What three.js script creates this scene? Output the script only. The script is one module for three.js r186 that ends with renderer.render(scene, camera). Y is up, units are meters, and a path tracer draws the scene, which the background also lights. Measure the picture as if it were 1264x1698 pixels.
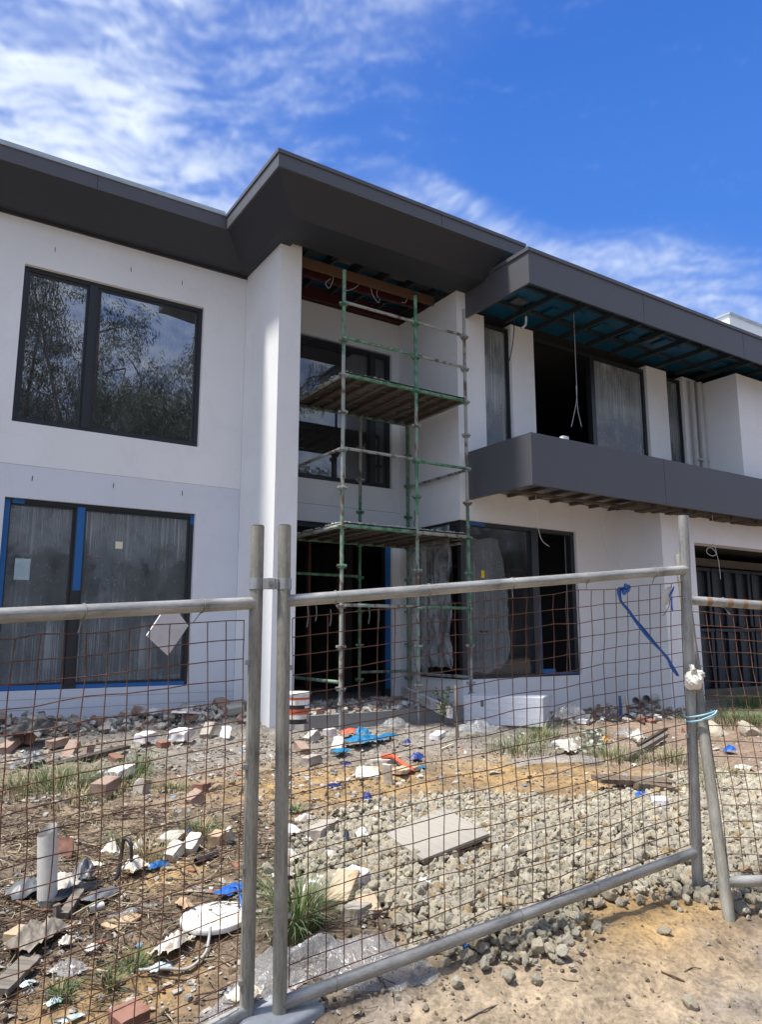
import * as THREE from 'three';
import { mergeGeometries, toCreasedNormals } from 'three/addons/utils/BufferGeometryUtils.js';
import { RoundedBoxGeometry } from 'three/addons/geometries/RoundedBoxGeometry.js';

// ---------------------------------------------------------------- camera, sky, sun, exposure
const V = (x, y, z) => new THREE.Vector3(x, y, z);
const scene = new THREE.Scene();
const camera = new THREE.PerspectiveCamera(69.4, 763 / 1024, 0.05, 900);
const PITCH = Math.atan(206 / 1226), YAW = 57 * Math.PI / 180, EYE = V(0, 1.5, 0);
const FH = V(Math.cos(YAW), 0, -Math.sin(YAW)), RT = V(Math.sin(YAW), 0, Math.cos(YAW));
camera.position.copy(EYE);
camera.lookAt(EYE.clone().addScaledVector(FH, Math.cos(PITCH)).add(V(0, Math.sin(PITCH), 0)));
scene.add(camera);
const renderer = new THREE.WebGLRenderer({ antialias: true });
renderer.toneMapping = THREE.LinearToneMapping;
renderer.toneMappingExposure = 1.95;
renderer.shadowMap.enabled = true;
const SUN = V(-0.40, 1, -0.05);
const sun = new THREE.DirectionalLight(new THREE.Color(1.0, 0.95, 0.87), 3.5);
sun.position.copy(SUN).multiplyScalar(40).add(V(5, 0, -5)); sun.target.position.set(5, 0, -5);
sun.castShadow = true; sun.shadow.radius = 11; sun.shadow.mapSize.set(4096, 4096);
Object.assign(sun.shadow.camera, { left: -25, right: 25, top: 25, bottom: -25, near: 1, far: 120 });
scene.add(sun, sun.target);

// ---------------------------------------------------------------- random and noise
function rng(a) { return () => { a |= 0; a = a + 0x6D2B79F5 | 0; let t = Math.imul(a ^ a >>> 15, 1 | a); t = t + Math.imul(t ^ t >>> 7, 61 | t) ^ t; return ((t ^ t >>> 14) >>> 0) / 4294967296; }; }
const R0 = rng(12345), rr = (a, b) => a + (b - a) * R0();
function h2(x, y) { let n = Math.imul(x, 374761393) + Math.imul(y, 668265263) | 0; n = Math.imul(n ^ n >>> 13, 1274126177); return ((n ^ n >>> 16) >>> 0) / 4294967296; }
function vn(x, y, p = 0) {                                   // value noise, optional period
  let xi = Math.floor(x), yi = Math.floor(y); const fx = x - xi, fy = y - yi, u = fx * fx * (3 - 2 * fx), v = fy * fy * (3 - 2 * fy);
  const m = p ? (k) => ((k % p) + p) % p : (k) => k;
  const a = h2(m(xi), m(yi)), b = h2(m(xi + 1), m(yi)), c = h2(m(xi), m(yi + 1)), d = h2(m(xi + 1), m(yi + 1));
  return a + (b - a) * u + (c - a) * v + (a - b - c + d) * u * v;
}
function fbm(x, y, o = 4, p = 0) { let s = 0, a = 0.5, t = 0; for (let i = 0; i < o; i++) { s += a * vn(x + i * 17 * (p ? 0 : 1), y, p); t += a; x *= 2; y *= 2; p *= 2; a *= 0.5; } return s / t; }
const sst = (a, b, x) => { x = Math.min(1, Math.max(0, (x - a) / (b - a))); return x * x * (3 - 2 * x); };
const mix = (a, b, t) => a + (b - a) * t, mix3 = (a, b, t) => [mix(a[0], b[0], t), mix(a[1], b[1], t), mix(a[2], b[2], t)];

// ---------------------------------------------------------------- sky (computed air and cirrus)
{
  const W = 2048, H = 1024, d = new Float32Array(W * H * 4);
  for (let j = 0; j < H; j++) for (let i = 0; i < W; i++) {
    const el = ((j + 0.5) / H - 0.5) * Math.PI, az = ((i + 0.5) / W - 0.5) * 2 * Math.PI;
    const y = Math.sin(el), c = Math.cos(el), x = c * Math.cos(az), z = c * Math.sin(az), k = (j * W + i) * 4;
    const e = Math.max(0, y);
    let col = mix3([0.22, 0.36, 0.60], [0.043, 0.135, 0.42], sst(0, 0.42, e)); col = mix3(col, [0.014, 0.066, 0.29], sst(0.35, 0.95, e));
    const sd = Math.max(0, (x * SUN.x + y * SUN.y + z * SUN.z) / SUN.length());
    col = col.map((q, n) => q + 0.55 * Math.pow(sd, 11) * [1, 0.97, 0.92][n]);
    if (y > 0.01) {
      const px = x / (y + 0.06), pz = z / (y + 0.06);
      const wx = px + 0.22 * (fbm(px * 3.0 + 9, pz * 3.0, 4) - 0.5), wz = pz + 0.22 * (fbm(px * 3.0, pz * 3.0 + 5, 4) - 0.5);
      const a = wx * 0.86 + wz * 0.5, b = -wx * 0.5 + wz * 0.86;
      const f1 = fbm(a * 4 + 3, b * 11 + 7, 6), f2 = fbm(a * 20 + 13, b * 44 + 1, 5), f3 = fbm(a * 70, b * 90, 3), big = fbm(px * 0.9 + 31, pz * 0.9 + 12, 3), mid = fbm(px * 2.6 + 2, pz * 2.6 + 8, 4);
      // a wide cirrus sheet over the west and round the horizon, thinning to the east, with a band low in the east
      const sheet = sst(0.98, -0.05, px + 0.32 * (pz + 1.0) + 0.75 * (mid - 0.5)), dz = pz + 1.13, wU = 0.05 + 0.30 * sst(0.85, 1.7, px);
      const band = (dz > 0 ? sst(wU * 1.4, wU * 0.2, dz + 0.2 * (mid - 0.5)) : sst(-0.6, -0.2, dz)) * sst(0.2, 1.0, px) * 0.8;
      const south = sst(-0.1, 0.5, pz) * (0.95 + 0.3 * (big - 0.5));
      const base = Math.min(1, Math.max(sheet, band, south)), thr = mix(0.60, 0.22, base), n = 0.42 * f1 + 0.34 * f2 + 0.24 * f3;
      let dn = sst(thr, thr + 0.46, n) * (0.20 + 0.50 * base * base) + 0.46 * base * base * (0.55 + 0.9 * (f1 - 0.5)); dn = Math.min(0.95, dn * sst(0.01, 0.10, y));
      const gl = 1 + 1.3 * Math.pow(sd, 7); col = mix3(col, [(0.36 + 0.14 * f2) * gl, (0.41 + 0.14 * f2) * gl, (0.51 + 0.12 * f2) * gl], dn);
    }
    if (y < 0) { const g = sst(0, -0.08, y); col = mix3(col, [0.22, 0.19, 0.15], g); }
    d[k] = col[0]; d[k + 1] = col[1]; d[k + 2] = col[2]; d[k + 3] = 1;
  }
  const t = new THREE.DataTexture(d, W, H, THREE.RGBAFormat, THREE.FloatType);
  t.mapping = THREE.EquirectangularReflectionMapping; t.magFilter = THREE.LinearFilter; t.minFilter = THREE.LinearFilter; t.wrapS = THREE.RepeatWrapping; t.needsUpdate = true;
  scene.background = t; scene.environment = t;
}

// ---------------------------------------------------------------- helpers: textures and materials
function tex(w, h, fn, srgb = false, rep = 1) {
  const d = new Uint8Array(w * h * 4);
  for (let j = 0; j < h; j++) for (let i = 0; i < w; i++) { const c = fn(i / w, j / h), k = (j * w + i) * 4; for (let n = 0; n < 3; n++) d[k + n] = Math.max(0, Math.min(255, 255 * (Array.isArray(c) ? c[n] : c))); d[k + 3] = 255; }
  const t = new THREE.DataTexture(d, w, h); t.wrapS = t.wrapT = THREE.RepeatWrapping; t.magFilter = THREE.LinearFilter; t.minFilter = THREE.LinearMipmapLinearFilter;
  if (srgb) t.colorSpace = THREE.SRGBColorSpace; t.repeat.set(rep, rep); t.needsUpdate = true; return t;
}
const grainT = tex(512, 512, (u, v) => 0.5 + 0.5 * (0.75 + 0.5 * (fbm(u * 8, v * 8, 6, 8) - 0.5) + 0.3 * (fbm(u * 64, v * 64, 3, 64) - 0.5) - 0.25));
const fineT = tex(512, 512, (u, v) => 0.62 + 0.38 * fbm(u * 60, v * 60, 4, 60));
const soilB = tex(1024, 1024, (u, v) => { const a = fbm(u * 24, v * 24, 5, 24), b = fbm(u * 90, v * 90, 3, 90); return 0.55 * a + 0.45 * b; });
const soilC = tex(1024, 1024, (u, v) => { const a = fbm(u * 20, v * 20, 5, 20), b = fbm(u * 120, v * 120, 3, 120), s = h2(Math.floor(u * 700), Math.floor(v * 700)); let k = 0.62 + 0.5 * (a - 0.5) + 0.55 * (b - 0.5) + (s > 0.985 ? 0.25 : s < 0.02 ? -0.3 : 0); return [k, k, k]; });
const woodT = tex(256, 512, (u, v) => { const w = fbm(u * 6, v * 3, 3, 3), g = fbm(u * 48 + 0 * w, v * 3, 4, 3); return 0.55 + 0.6 * (g - 0.35) + 0.15 * (w - 0.5); });
const galvT = tex(512, 512, (u, v) => { const a = fbm(u * 10, v * 10, 5, 10), s = fbm(u * 40, v * 6, 4, 2), c = fbm(u * 70, v * 70, 2, 70); return 0.52 + 0.55 * (a - 0.5) + 0.3 * (s - 0.5) + 0.22 * (c - 0.5) + 0.15; });
const rustT = tex(256, 256, (u, v) => { const a = sst(0.4, 0.65, fbm(u * 9, v * 9, 5, 9)); return mix3([0.20, 0.12, 0.09], [0.34, 0.23, 0.17], a); });
const streakT = tex(1024, 512, (u, v) => {                    // dried wash marks on unwashed glass: straight runs, dust, specks
  const L = (n, k, o) => vn(u * n + o, v * k + o * 1.7), a = 0.5 * L(70, 1.6, 3) + 0.3 * L(150, 2.4, 9) + 0.2 * L(320, 3.5, 5), c = 0.6 * L(200, 2.2, 21) + 0.4 * L(420, 3, 33), b = fbm(u * 5, v * 5, 5, 5), e = fbm(u * 9, v * 3, 3, 3), s = h2(Math.floor(u * 380), Math.floor(v * 200)) > 0.9965 ? 0.6 : 0;
  return Math.min(1, Math.max(0.02, 0.30 + 0.34 * sst(0.48, 0.9, a) * sst(0.25, 0.6, b) + 0.55 * sst(0.6, 0.9, c) * sst(0.35, 0.65, e) + 0.4 * (b - 0.4) + s));
});
const wrapT = tex(512, 512, (u, v) => { const a = 1 - Math.abs(2 * fbm(u * 7, v * 4, 4, 4) - 1), b = 1 - Math.abs(2 * fbm(u * 16 + 3 * a, v * 9, 4, 0) - 1); return Math.pow(0.5 * a + 0.5 * b, 2); });
const epsT = tex(256, 256, (u, v) => 0.86 + 0.16 * (fbm(u * 50, v * 50, 2, 50) - 0.4));
const stainT = tex(1024, 1024, (u, v) => { const p = fbm(u * 3, v * 3, 5, 3), q = fbm(u * 11, v * 11, 4, 11), t = Math.abs(fbm(u * 9, v * 9, 4, 9) - 0.5), d = vn(u * 90, v * 3, 0) * sst(0.5, 0.75, fbm(u * 4, v * 4, 3, 4)); return 0.945 + 0.10 * (p - 0.5) + 0.05 * (q - 0.5) - 0.02 * sst(0.06, 0.0, t) - 0.03 * d; }, false, 0.24);
const dirtyT = tex(512, 512, (u, v) => { const a = fbm(u * 6, v * 6, 6, 6), b = fbm(u * 26, v * 26, 4, 26), k = sst(0.46, 0.72, a) * 0.75 + 0.35 * sst(0.5, 0.8, b); return mix3([1, 1, 1], [0.82, 0.75, 0.67], Math.min(1, k)); }, true, 2.3);
const M = {};
function mat(name, o) { const m = new THREE.MeshStandardMaterial({ roughness: 0.85, ...o, color: new THREE.Color(...(o.color || [1, 1, 1])) }); m.side = THREE.DoubleSide; M[name] = m; return m; }
function pmat(name, o) { const m = new THREE.MeshPhysicalMaterial({ ...o, color: new THREE.Color(...(o.color || [1, 1, 1])) }); m.side = THREE.DoubleSide; M[name] = m; return m; }
const wallG = fineT.clone(); wallG.repeat.set(1.3, 1.3); wallG.needsUpdate = true;
const mott = tex(512, 512, (u, v) => 0.93 + 0.14 * (fbm(u * 3, v * 3, 5, 3) - 0.5) + 0.05 * (fbm(u * 40, v * 5, 3, 5) - 0.5), false, 0.22);
mat('paint', { color: [0.84, 0.845, 0.85], roughness: 0.8, map: stainT, bumpMap: wallG, bumpScale: 0.0016 });
mat('primer', { color: [0.70, 0.73, 0.79], roughness: 0.85, map: stainT, bumpMap: wallG, bumpScale: 0.0022 });
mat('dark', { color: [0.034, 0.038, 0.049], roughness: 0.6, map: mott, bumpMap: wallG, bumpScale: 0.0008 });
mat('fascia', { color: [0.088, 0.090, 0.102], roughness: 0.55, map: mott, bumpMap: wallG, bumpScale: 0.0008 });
mat('flash', { color: [0.50, 0.56, 0.60], roughness: 0.45, metalness: 0.2, map: grainT });
mat('frame', { color: [0.022, 0.024, 0.028], roughness: 0.42 });
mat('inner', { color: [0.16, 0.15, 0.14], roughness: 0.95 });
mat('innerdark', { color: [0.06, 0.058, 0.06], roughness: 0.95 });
mat('slab', { color: [0.36, 0.35, 0.33], map: grainT, bumpMap: grainT, bumpScale: 0.004 });
mat('sarking', { color: [0.018, 0.12, 0.23], roughness: 0.38, bumpMap: grainT, bumpScale: 0.02 });
mat('timber', { color: [0.22, 0.12, 0.07], map: woodT, roughness: 0.85 });
mat('timberdark', { color: [0.13, 0.10, 0.085], map: woodT, roughness: 0.9 });
mat('redsteel', { color: [0.085, 0.014, 0.017], roughness: 0.55, map: grainT });
mat('joist', { color: [0.045, 0.06, 0.07], roughness: 0.6, metalness: 0.2, map: grainT });
mat('tape', { color: [0.010, 0.115, 0.34], roughness: 0.55 });
pmat('glass', { color: [0.55, 0.60, 0.60], roughness: 0.0, transmission: 1, thickness: 0, ior: 3.8 });
pmat('glass3', { color: [0.5, 0.55, 0.56], roughness: 0.0, transmission: 1, thickness: 0, ior: 2.3 });
pmat('glass2', { color: [0.6, 0.64, 0.64], roughness: 0.02, transmission: 1, thickness: 0, ior: 1.55 });
mat('dirt', { color: [0.37, 0.41, 0.43], roughness: 0.9, alphaMap: streakT, transparent: true, opacity: 0.95 });
mat('dirtlight', { color: [0.36, 0.38, 0.41], roughness: 0.9, alphaMap: streakT, transparent: true, opacity: 0.2 });
mat('dirtheavy', { color: [0.58, 0.63, 0.65], roughness: 0.8, alphaMap: streakT, transparent: true, opacity: 1 });
mat('filmdull', { color: [0.34, 0.37, 0.385], roughness: 0.5, map: mott, alphaMap: streakT, transparent: true, opacity: 1 });
mat('film', { color: [0.55, 0.57, 0.60], roughness: 0.16, alphaMap: wrapT, transparent: true, opacity: 0.62, bumpMap: wrapT, bumpScale: 0.03 });
mat('pvc', { color: [0.76, 0.74, 0.68], roughness: 0.45, map: grainT });
mat('pvcgrey', { color: [0.50, 0.50, 0.49], roughness: 0.5 });
mat('hole', { color: [0.012, 0.012, 0.014], roughness: 1 });
mat('galv', { color: [0.44, 0.435, 0.41], roughness: 0.5, metalness: 0.22, map: galvT, bumpMap: galvT, bumpScale: 0.0015 });
mat('galvdark', { color: [0.36, 0.345, 0.295], roughness: 0.6, metalness: 0.12, map: galvT, bumpMap: galvT, bumpScale: 0.002 });
mat('wire', { color: [0.55, 0.40, 0.34], roughness: 0.8, metalness: 0.2, map: rustT });
mat('clampm', { color: [0.46, 0.47, 0.46], roughness: 0.45, metalness: 0.6, map: grainT });
mat('vc', { vertexColors: true, roughness: 0.75, map: grainT, bumpMap: grainT, bumpScale: 0.002 });
mat('soil', { vertexColors: true, roughness: 0.97, map: soilC, bumpMap: soilB, bumpScale: 0.012 });
mat('foam', { color: [0.70, 0.69, 0.72], roughness: 0.8, map: dirtyT });
mat('foampack', { color: [0.74, 0.75, 0.81], roughness: 0.75, map: epsT });
mat('white', { color: [0.80, 0.80, 0.78], roughness: 0.45, map: dirtyT });
mat('concrete', { color: [0.46, 0.44, 0.40], roughness: 0.95, map: dirtyT, bumpMap: grainT, bumpScale: 0.006 });
mat('stone', { color: [0.64, 0.565, 0.43], roughness: 0.95, map: grainT, bumpMap: soilB, bumpScale: 0.006 });
mat('stoneb', { color: [0.46, 0.43, 0.37], roughness: 0.95, map: grainT, bumpMap: soilB, bumpScale: 0.006 });
mat('brickred', { color: [0.25, 0.13, 0.095], roughness: 0.95, map: dirtyT, bumpMap: grainT, bumpScale: 0.004 });
mat('brickpink', { color: [0.31, 0.225, 0.18], roughness: 0.95, map: dirtyT, bumpMap: grainT, bumpScale: 0.004 });
mat('bricktan', { color: [0.48, 0.37, 0.26], roughness: 0.95, map: dirtyT, bumpMap: grainT, bumpScale: 0.004 });
mat('brickgrey', { color: [0.36, 0.33, 0.29], roughness: 0.95, map: dirtyT, bumpMap: grainT, bumpScale: 0.004 });
mat('ply', { color: [0.42, 0.385, 0.33], roughness: 0.9, map: woodT });
mat('plank', { color: [0.30, 0.23, 0.16], roughness: 0.9, map: woodT });
mat('greywood', { color: [0.36, 0.315, 0.26], roughness: 0.95, map: woodT });
mat('board', { color: [0.55, 0.52, 0.46], roughness: 0.9, map: dirtyT });
mat('cyan', { color: [0.02, 0.22, 0.44], roughness: 0.5, map: grainT });
mat('blue', { color: [0.015, 0.05, 0.24], roughness: 0.5, map: grainT });
mat('orange', { color: [0.58, 0.11, 0.05], roughness: 0.55 });
mat('black', { color: [0.02, 0.02, 0.022], roughness: 0.5 });
mat('greyplastic', { color: [0.16, 0.17, 0.18], roughness: 0.45, map: grainT });
mat('paper', { color: [0.52, 0.50, 0.46], roughness: 0.8, map: dirtyT });
mat('cardboard', { color: [0.42, 0.31, 0.20], roughness: 0.9, map: dirtyT });
mat('yellow', { color: [0.78, 0.55, 0.02], roughness: 0.6 });
mat('cream', { color: [0.72, 0.68, 0.50], roughness: 0.7 });
mat('rag', { color: [0.70, 0.67, 0.60], roughness: 0.9, map: dirtyT, bumpMap: grainT, bumpScale: 0.01 });
mat('rope', { color: [0.30, 0.50, 0.58], roughness: 0.7 });
mat('blueband', { color: [0.015, 0.10, 0.38], roughness: 0.45 });
mat('cable', { color: [0.62, 0.62, 0.62], roughness: 0.5 });
mat('film2', { color: [0.3, 0.33, 0.36], roughness: 0.2, alphaMap: wrapT, transparent: true, opacity: 0.22, bumpMap: wrapT, bumpScale: 0.03 });
mat('navy', { color: [0.018, 0.024, 0.034], roughness: 0.45, map: grainT });
mat('navy2', { color: [0.020, 0.034, 0.050], roughness: 0.5, map: grainT });
pmat('sheet', { color: [0.86, 0.87, 0.88], roughness: 0.25, transmission: 0.84, thickness: 0, bumpMap: wrapT, bumpScale: 0.008 });
pmat('leaf', { color: [0.055, 0.075, 0.045], roughness: 0.7, transmission: 0.3, thickness: 0 });
pmat('leafb', { color: [0.035, 0.052, 0.025], roughness: 0.75, transmission: 0.3, thickness: 0 });
pmat('grass', { vertexColors: true, roughness: 0.8, transmission: 0.3, thickness: 0 });
mat('bark', { color: [0.20, 0.17, 0.145], roughness: 0.95, map: woodT });
mat('asphalt', { color: [0.055, 0.055, 0.057], roughness: 0.9, map: soilC });

// ---------------------------------------------------------------- helpers: geometry
function raw(g) { let q = g.index ? g.toNonIndexed() : g; for (const k of Object.keys(q.attributes)) if (!['position', 'normal', 'uv', 'color'].includes(k)) q.deleteAttribute(k); return q; }
function boxUV(g, s = 1) {
  g = raw(g); const p = g.attributes.position, n = g.attributes.normal, uv = new Float32Array(p.count * 2);
  for (let i = 0; i < p.count; i++) { const x = p.getX(i), y = p.getY(i), z = p.getZ(i), ax = Math.abs(n.getX(i)), ay = Math.abs(n.getY(i)), az = Math.abs(n.getZ(i)); if (ay >= ax && ay >= az) { uv[2 * i] = x * s; uv[2 * i + 1] = z * s; } else if (ax >= az) { uv[2 * i] = z * s; uv[2 * i + 1] = y * s; } else { uv[2 * i] = x * s; uv[2 * i + 1] = y * s; } }
  g.setAttribute('uv', new THREE.BufferAttribute(uv, 2)); return g;
}
const box = (x0, x1, y0, y1, z0, z1) => boxUV(new THREE.BoxGeometry(x1 - x0, y1 - y0, z1 - z0).translate((x0 + x1) / 2, (y0 + y1) / 2, (z0 + z1) / 2));
const rbox = (w, h, d, r = 0.004) => boxUV(new RoundedBoxGeometry(w, h, d, 1, Math.min(r, w / 2.1, h / 2.1, d / 2.1)));
const join = (a) => a.length === 1 ? a[0] : mergeGeometries(a.map(raw));
function cyl(a, b, r, seg = 10, hs = 1, r2 = r, open = false) {
  const d = b.clone().sub(a), L = d.length(), g = new THREE.CylinderGeometry(r2, r, L, seg, hs, open), uv = g.attributes.uv;
  for (let i = 0; i < uv.count; i++) uv.setXY(i, uv.getX(i) * 6.28 * r * 3, uv.getY(i) * L);
  g.applyQuaternion(new THREE.Quaternion().setFromUnitVectors(V(0, 1, 0), d.normalize())); g.translate((a.x + b.x) / 2, (a.y + b.y) / 2, (a.z + b.z) / 2); return raw(g);
}
function tube(pts, r, n = 24, seg = 6) { const c = new THREE.CatmullRomCurve3(pts), g = new THREE.TubeGeometry(c, n, r, seg), L = c.getLength(), uv = g.attributes.uv; for (let i = 0; i < uv.count; i++) uv.setXY(i, uv.getX(i) * L, uv.getY(i) * r * 6.28 * 2); return raw(g); }
function polySlab(pts, t) {                                   // planar polygon (Vector3 list) given thickness t upwards
  const n = pts.length, pos = [], up = pts.map((p) => p.clone().add(V(0, t, 0))), tri = (a, b, c) => pos.push(...a.toArray(), ...b.toArray(), ...c.toArray());
  for (let i = 1; i < n - 1; i++) { tri(pts[0], pts[i], pts[i + 1]); tri(up[0], up[i + 1], up[i]); }
  for (let i = 0; i < n; i++) { const j = (i + 1) % n; tri(pts[i], up[i], up[j]); tri(pts[i], up[j], pts[j]); }
  const g = new THREE.BufferGeometry(); g.setAttribute('position', new THREE.Float32BufferAttribute(pos, 3)); g.computeVertexNormals(); return boxUV(g);
}
function paintV(g, fn) { const p = g.attributes.position, c = new Float32Array(p.count * 3); for (let i = 0; i < p.count; i++) c.set(fn(p.getX(i), p.getY(i), p.getZ(i), i), 3 * i); g.setAttribute('color', new THREE.BufferAttribute(c, 3)); return g; }
function rock(seed, det = 2, flat = 0.75, cuts = 9) {           // broken stone: a noisy ball with planes cut off it
  const r = rng(seed), g = new THREE.IcosahedronGeometry(1, det), p = g.attributes.position, pl = [];
  for (let i = 0; i < cuts; i++) pl.push([V(r() - 0.5, r() - 0.5, r() - 0.5).normalize(), 0.48 + 0.40 * r()]);
  const sx = 0.8 + 0.5 * r(), sz = 0.7 + 0.4 * r(), o = r() * 40;
  for (let i = 0; i < p.count; i++) {
    const v = V(p.getX(i), p.getY(i), p.getZ(i)); for (const [n, d] of pl) { const k = v.dot(n) - d; if (k > 0) v.addScaledVector(n, -k); }
    const q = 1.12 + 0.55 * (fbm(v.x * 2.1 + v.z * 1.3 + o, v.y * 2.1 + v.z * 1.7 + o, 4) - 0.5); v.multiplyScalar(q); p.setXYZ(i, v.x * sx, v.y * flat, v.z * sz);
  }
  return boxUV(toCreasedNormals(g, 0.5), 1.2);
}
function crumple(w, d, amp, seed, n = 12, lobes = 0.25) {       // crumpled sheet with an uneven outline, flat on the ground
  const g = new THREE.PlaneGeometry(w, d, n, n).rotateX(-Math.PI / 2), p = g.attributes.position;
  for (let i = 0; i < p.count; i++) {
    const x = p.getX(i) / w, z = p.getZ(i) / d, a = Math.atan2(z, x), k = 1 + lobes * (fbm(Math.cos(a) * 2 + seed, Math.sin(a) * 2 + seed, 3) - 0.6) * 2, m = Math.min(1, Math.hypot(x, z) * 2);
    const f = 1 - Math.abs(2 * fbm(x * 4 + seed * 3, z * 4, 3) - 1), f2 = fbm(x * 9 + seed, z * 9, 2);
    p.setXYZ(i, p.getX(i) * mix(1, k, m), amp * (f * 0.8 + 0.3 * f2) * (1 - 0.55 * m * m) + 0.004, p.getZ(i) * mix(1, k, m));
  }
  g.computeVertexNormals(); return raw(g);
}
// ---------------------------------------------------------------- helpers: things
const used = {};
function nm(n) { used[n] = (used[n] ?? -1) + 1; return used[n] ? n + '_' + String(used[n]).padStart(3, '0') : n; }
function tag(o, label, category, group) { o.userData.label = label; o.userData.category = category; if (group) o.userData.group = group; return o; }
function shade(o) { o.traverse((m) => { if (m.isMesh) { m.castShadow = true; m.receiveShadow = true; } }); return o; }
function thing(name, label, category, pos = V(0, 0, 0), group) { const o = new THREE.Group(); o.name = nm(name); o.position.copy(pos); scene.add(o); return tag(o, label, category, group); }
function part(root, name, geo, m, parent = root, world = true) {   // geo in world metres
  const g = Array.isArray(geo) ? join(geo) : geo; if (world) g.translate(-root.position.x, -root.position.y, -root.position.z);
  const o = new THREE.Mesh(g, m); o.name = name; parent.add(o); shade(o); return o;
}
function item(name, label, category, geo, m, pos, rot = [0, 0, 0], group) {
  const o = new THREE.Mesh(Array.isArray(geo) ? join(geo) : geo, m); o.name = nm(name); o.position.copy(pos); o.rotation.set(...rot); scene.add(o); shade(o); return tag(o, label, category, group);
}
function struct(name, geo, m) { const o = new THREE.Mesh(Array.isArray(geo) ? join(geo) : geo, m); o.name = name; o.userData.kind = 'structure'; scene.add(o); shade(o); return o; }

// ---------------------------------------------------------------- terrain
function hgt(x, z) {
  const w = FH.x * x + FH.z * z; let h = w > 2.92 ? 0.38 - 0.26 * Math.exp(-(w - 2.92) / 1.3) : 0.12 - 0.24 * (1 - Math.exp((w - 2.92) / 1.2));
  const near = sst(6, 1, z) ;
  if (x < 3.95) h += 0.17 * Math.exp(-Math.pow((z + 9.15) / 0.55, 2)) * (0.6 + 0.8 * fbm(x * 1.6, 3, 2)) * sst(-9.6, -9.4, z + 0.02);
  h += near * (0.10 * (fbm(x * 0.9 + 4, z * 0.9, 3) - 0.5) + 0.035 * (fbm(x * 4, z * 4 + 9, 3) - 0.5) + 0.016 * (fbm(x * 17, z * 17, 2) - 0.5) - 0.022 * sst(0.60, 0.74, fbm(x * 5.2 + 31, z * 6.3 + 7, 2)) + 0.012 * (fbm(x * 38, z * 38, 2) - 0.5) * sst(0.45, 0.6, fbm(x * 2.2, z * 2.2, 2)));
  return h;
}
const pixDir = (u, v) => FH.clone().multiplyScalar(Math.cos(PITCH)).add(V(0, Math.sin(PITCH), 0)).addScaledVector(RT, (u - 632) / 1226).addScaledVector(V(0, Math.cos(PITCH), 0).addScaledVector(FH, -Math.sin(PITCH)), -(v - 849) / 1226);
function spot(u, v, lift = 0) { const d = pixDir(u, v); let y = 0.25, p; for (let i = 0; i < 14; i++) { p = EYE.clone().addScaledVector(d, (y - EYE.y) / d.y); y = mix(y, hgt(p.x, p.z), 0.8); } p.y = hgt(p.x, p.z) + lift; return p; }
function atZ(u, v, z) { const d = pixDir(u, v); return EYE.clone().addScaledVector(d, z / d.z); }
function atY(u, v, y) { const d = pixDir(u, v); return EYE.clone().addScaledVector(d, (y - EYE.y) / d.y); }
function atD(u, v, D) { const d = pixDir(u, v); return EYE.clone().addScaledVector(d, D / Math.hypot(d.x, d.z)); }
const gp = (x, z, dy = 0) => V(x, hgt(x, z) + dy, z);
const gravelPoly = [[470, 1480], [520, 1385], [600, 1350], [760, 1322], [900, 1330], [1010, 1330], [1060, 1300], [1264, 1290], [1400, 1300], [1400, 1490], [1264, 1500], [1120, 1478], [1010, 1478], [930, 1505], [940, 1545], [860, 1580], [760, 1590], [690, 1545], [600, 1500], [540, 1500]].map(([u, v]) => spot(u, v));
function inPoly(x, z, P) { let c = false; for (let i = 0, j = P.length - 1; i < P.length; j = i++) if ((P[i].z > z) !== (P[j].z > z) && x < (P[j].x - P[i].x) * (z - P[i].z) / (P[j].z - P[i].z) + P[i].x) c = !c; return c; }
const blob = (x, z, p, r) => Math.exp(-((x - p.x) ** 2 + (z - p.z) ** 2) / (r * r));
const ochre = [[560, 1300, 0.8], [480, 1310, 0.5], [640, 1300, 0.6], [870, 1280, 0.9], [960, 1290, 0.7], [800, 1290, 0.5], [270, 1440, 0.28], [1050, 1520, 0.3], [1120, 1500, 0.22], [240, 1640, 0.22], [130, 1690, 0.25], [1000, 1470, 0.2], [1090, 1400, 0.2]].map(([u, v, r]) => [spot(u, v), r]);
const damp = [spot(1215, 1640), spot(620, 1670), spot(1180, 1575)], humus = [spot(85, 1500), spot(380, 1410), spot(60, 1590)];
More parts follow.
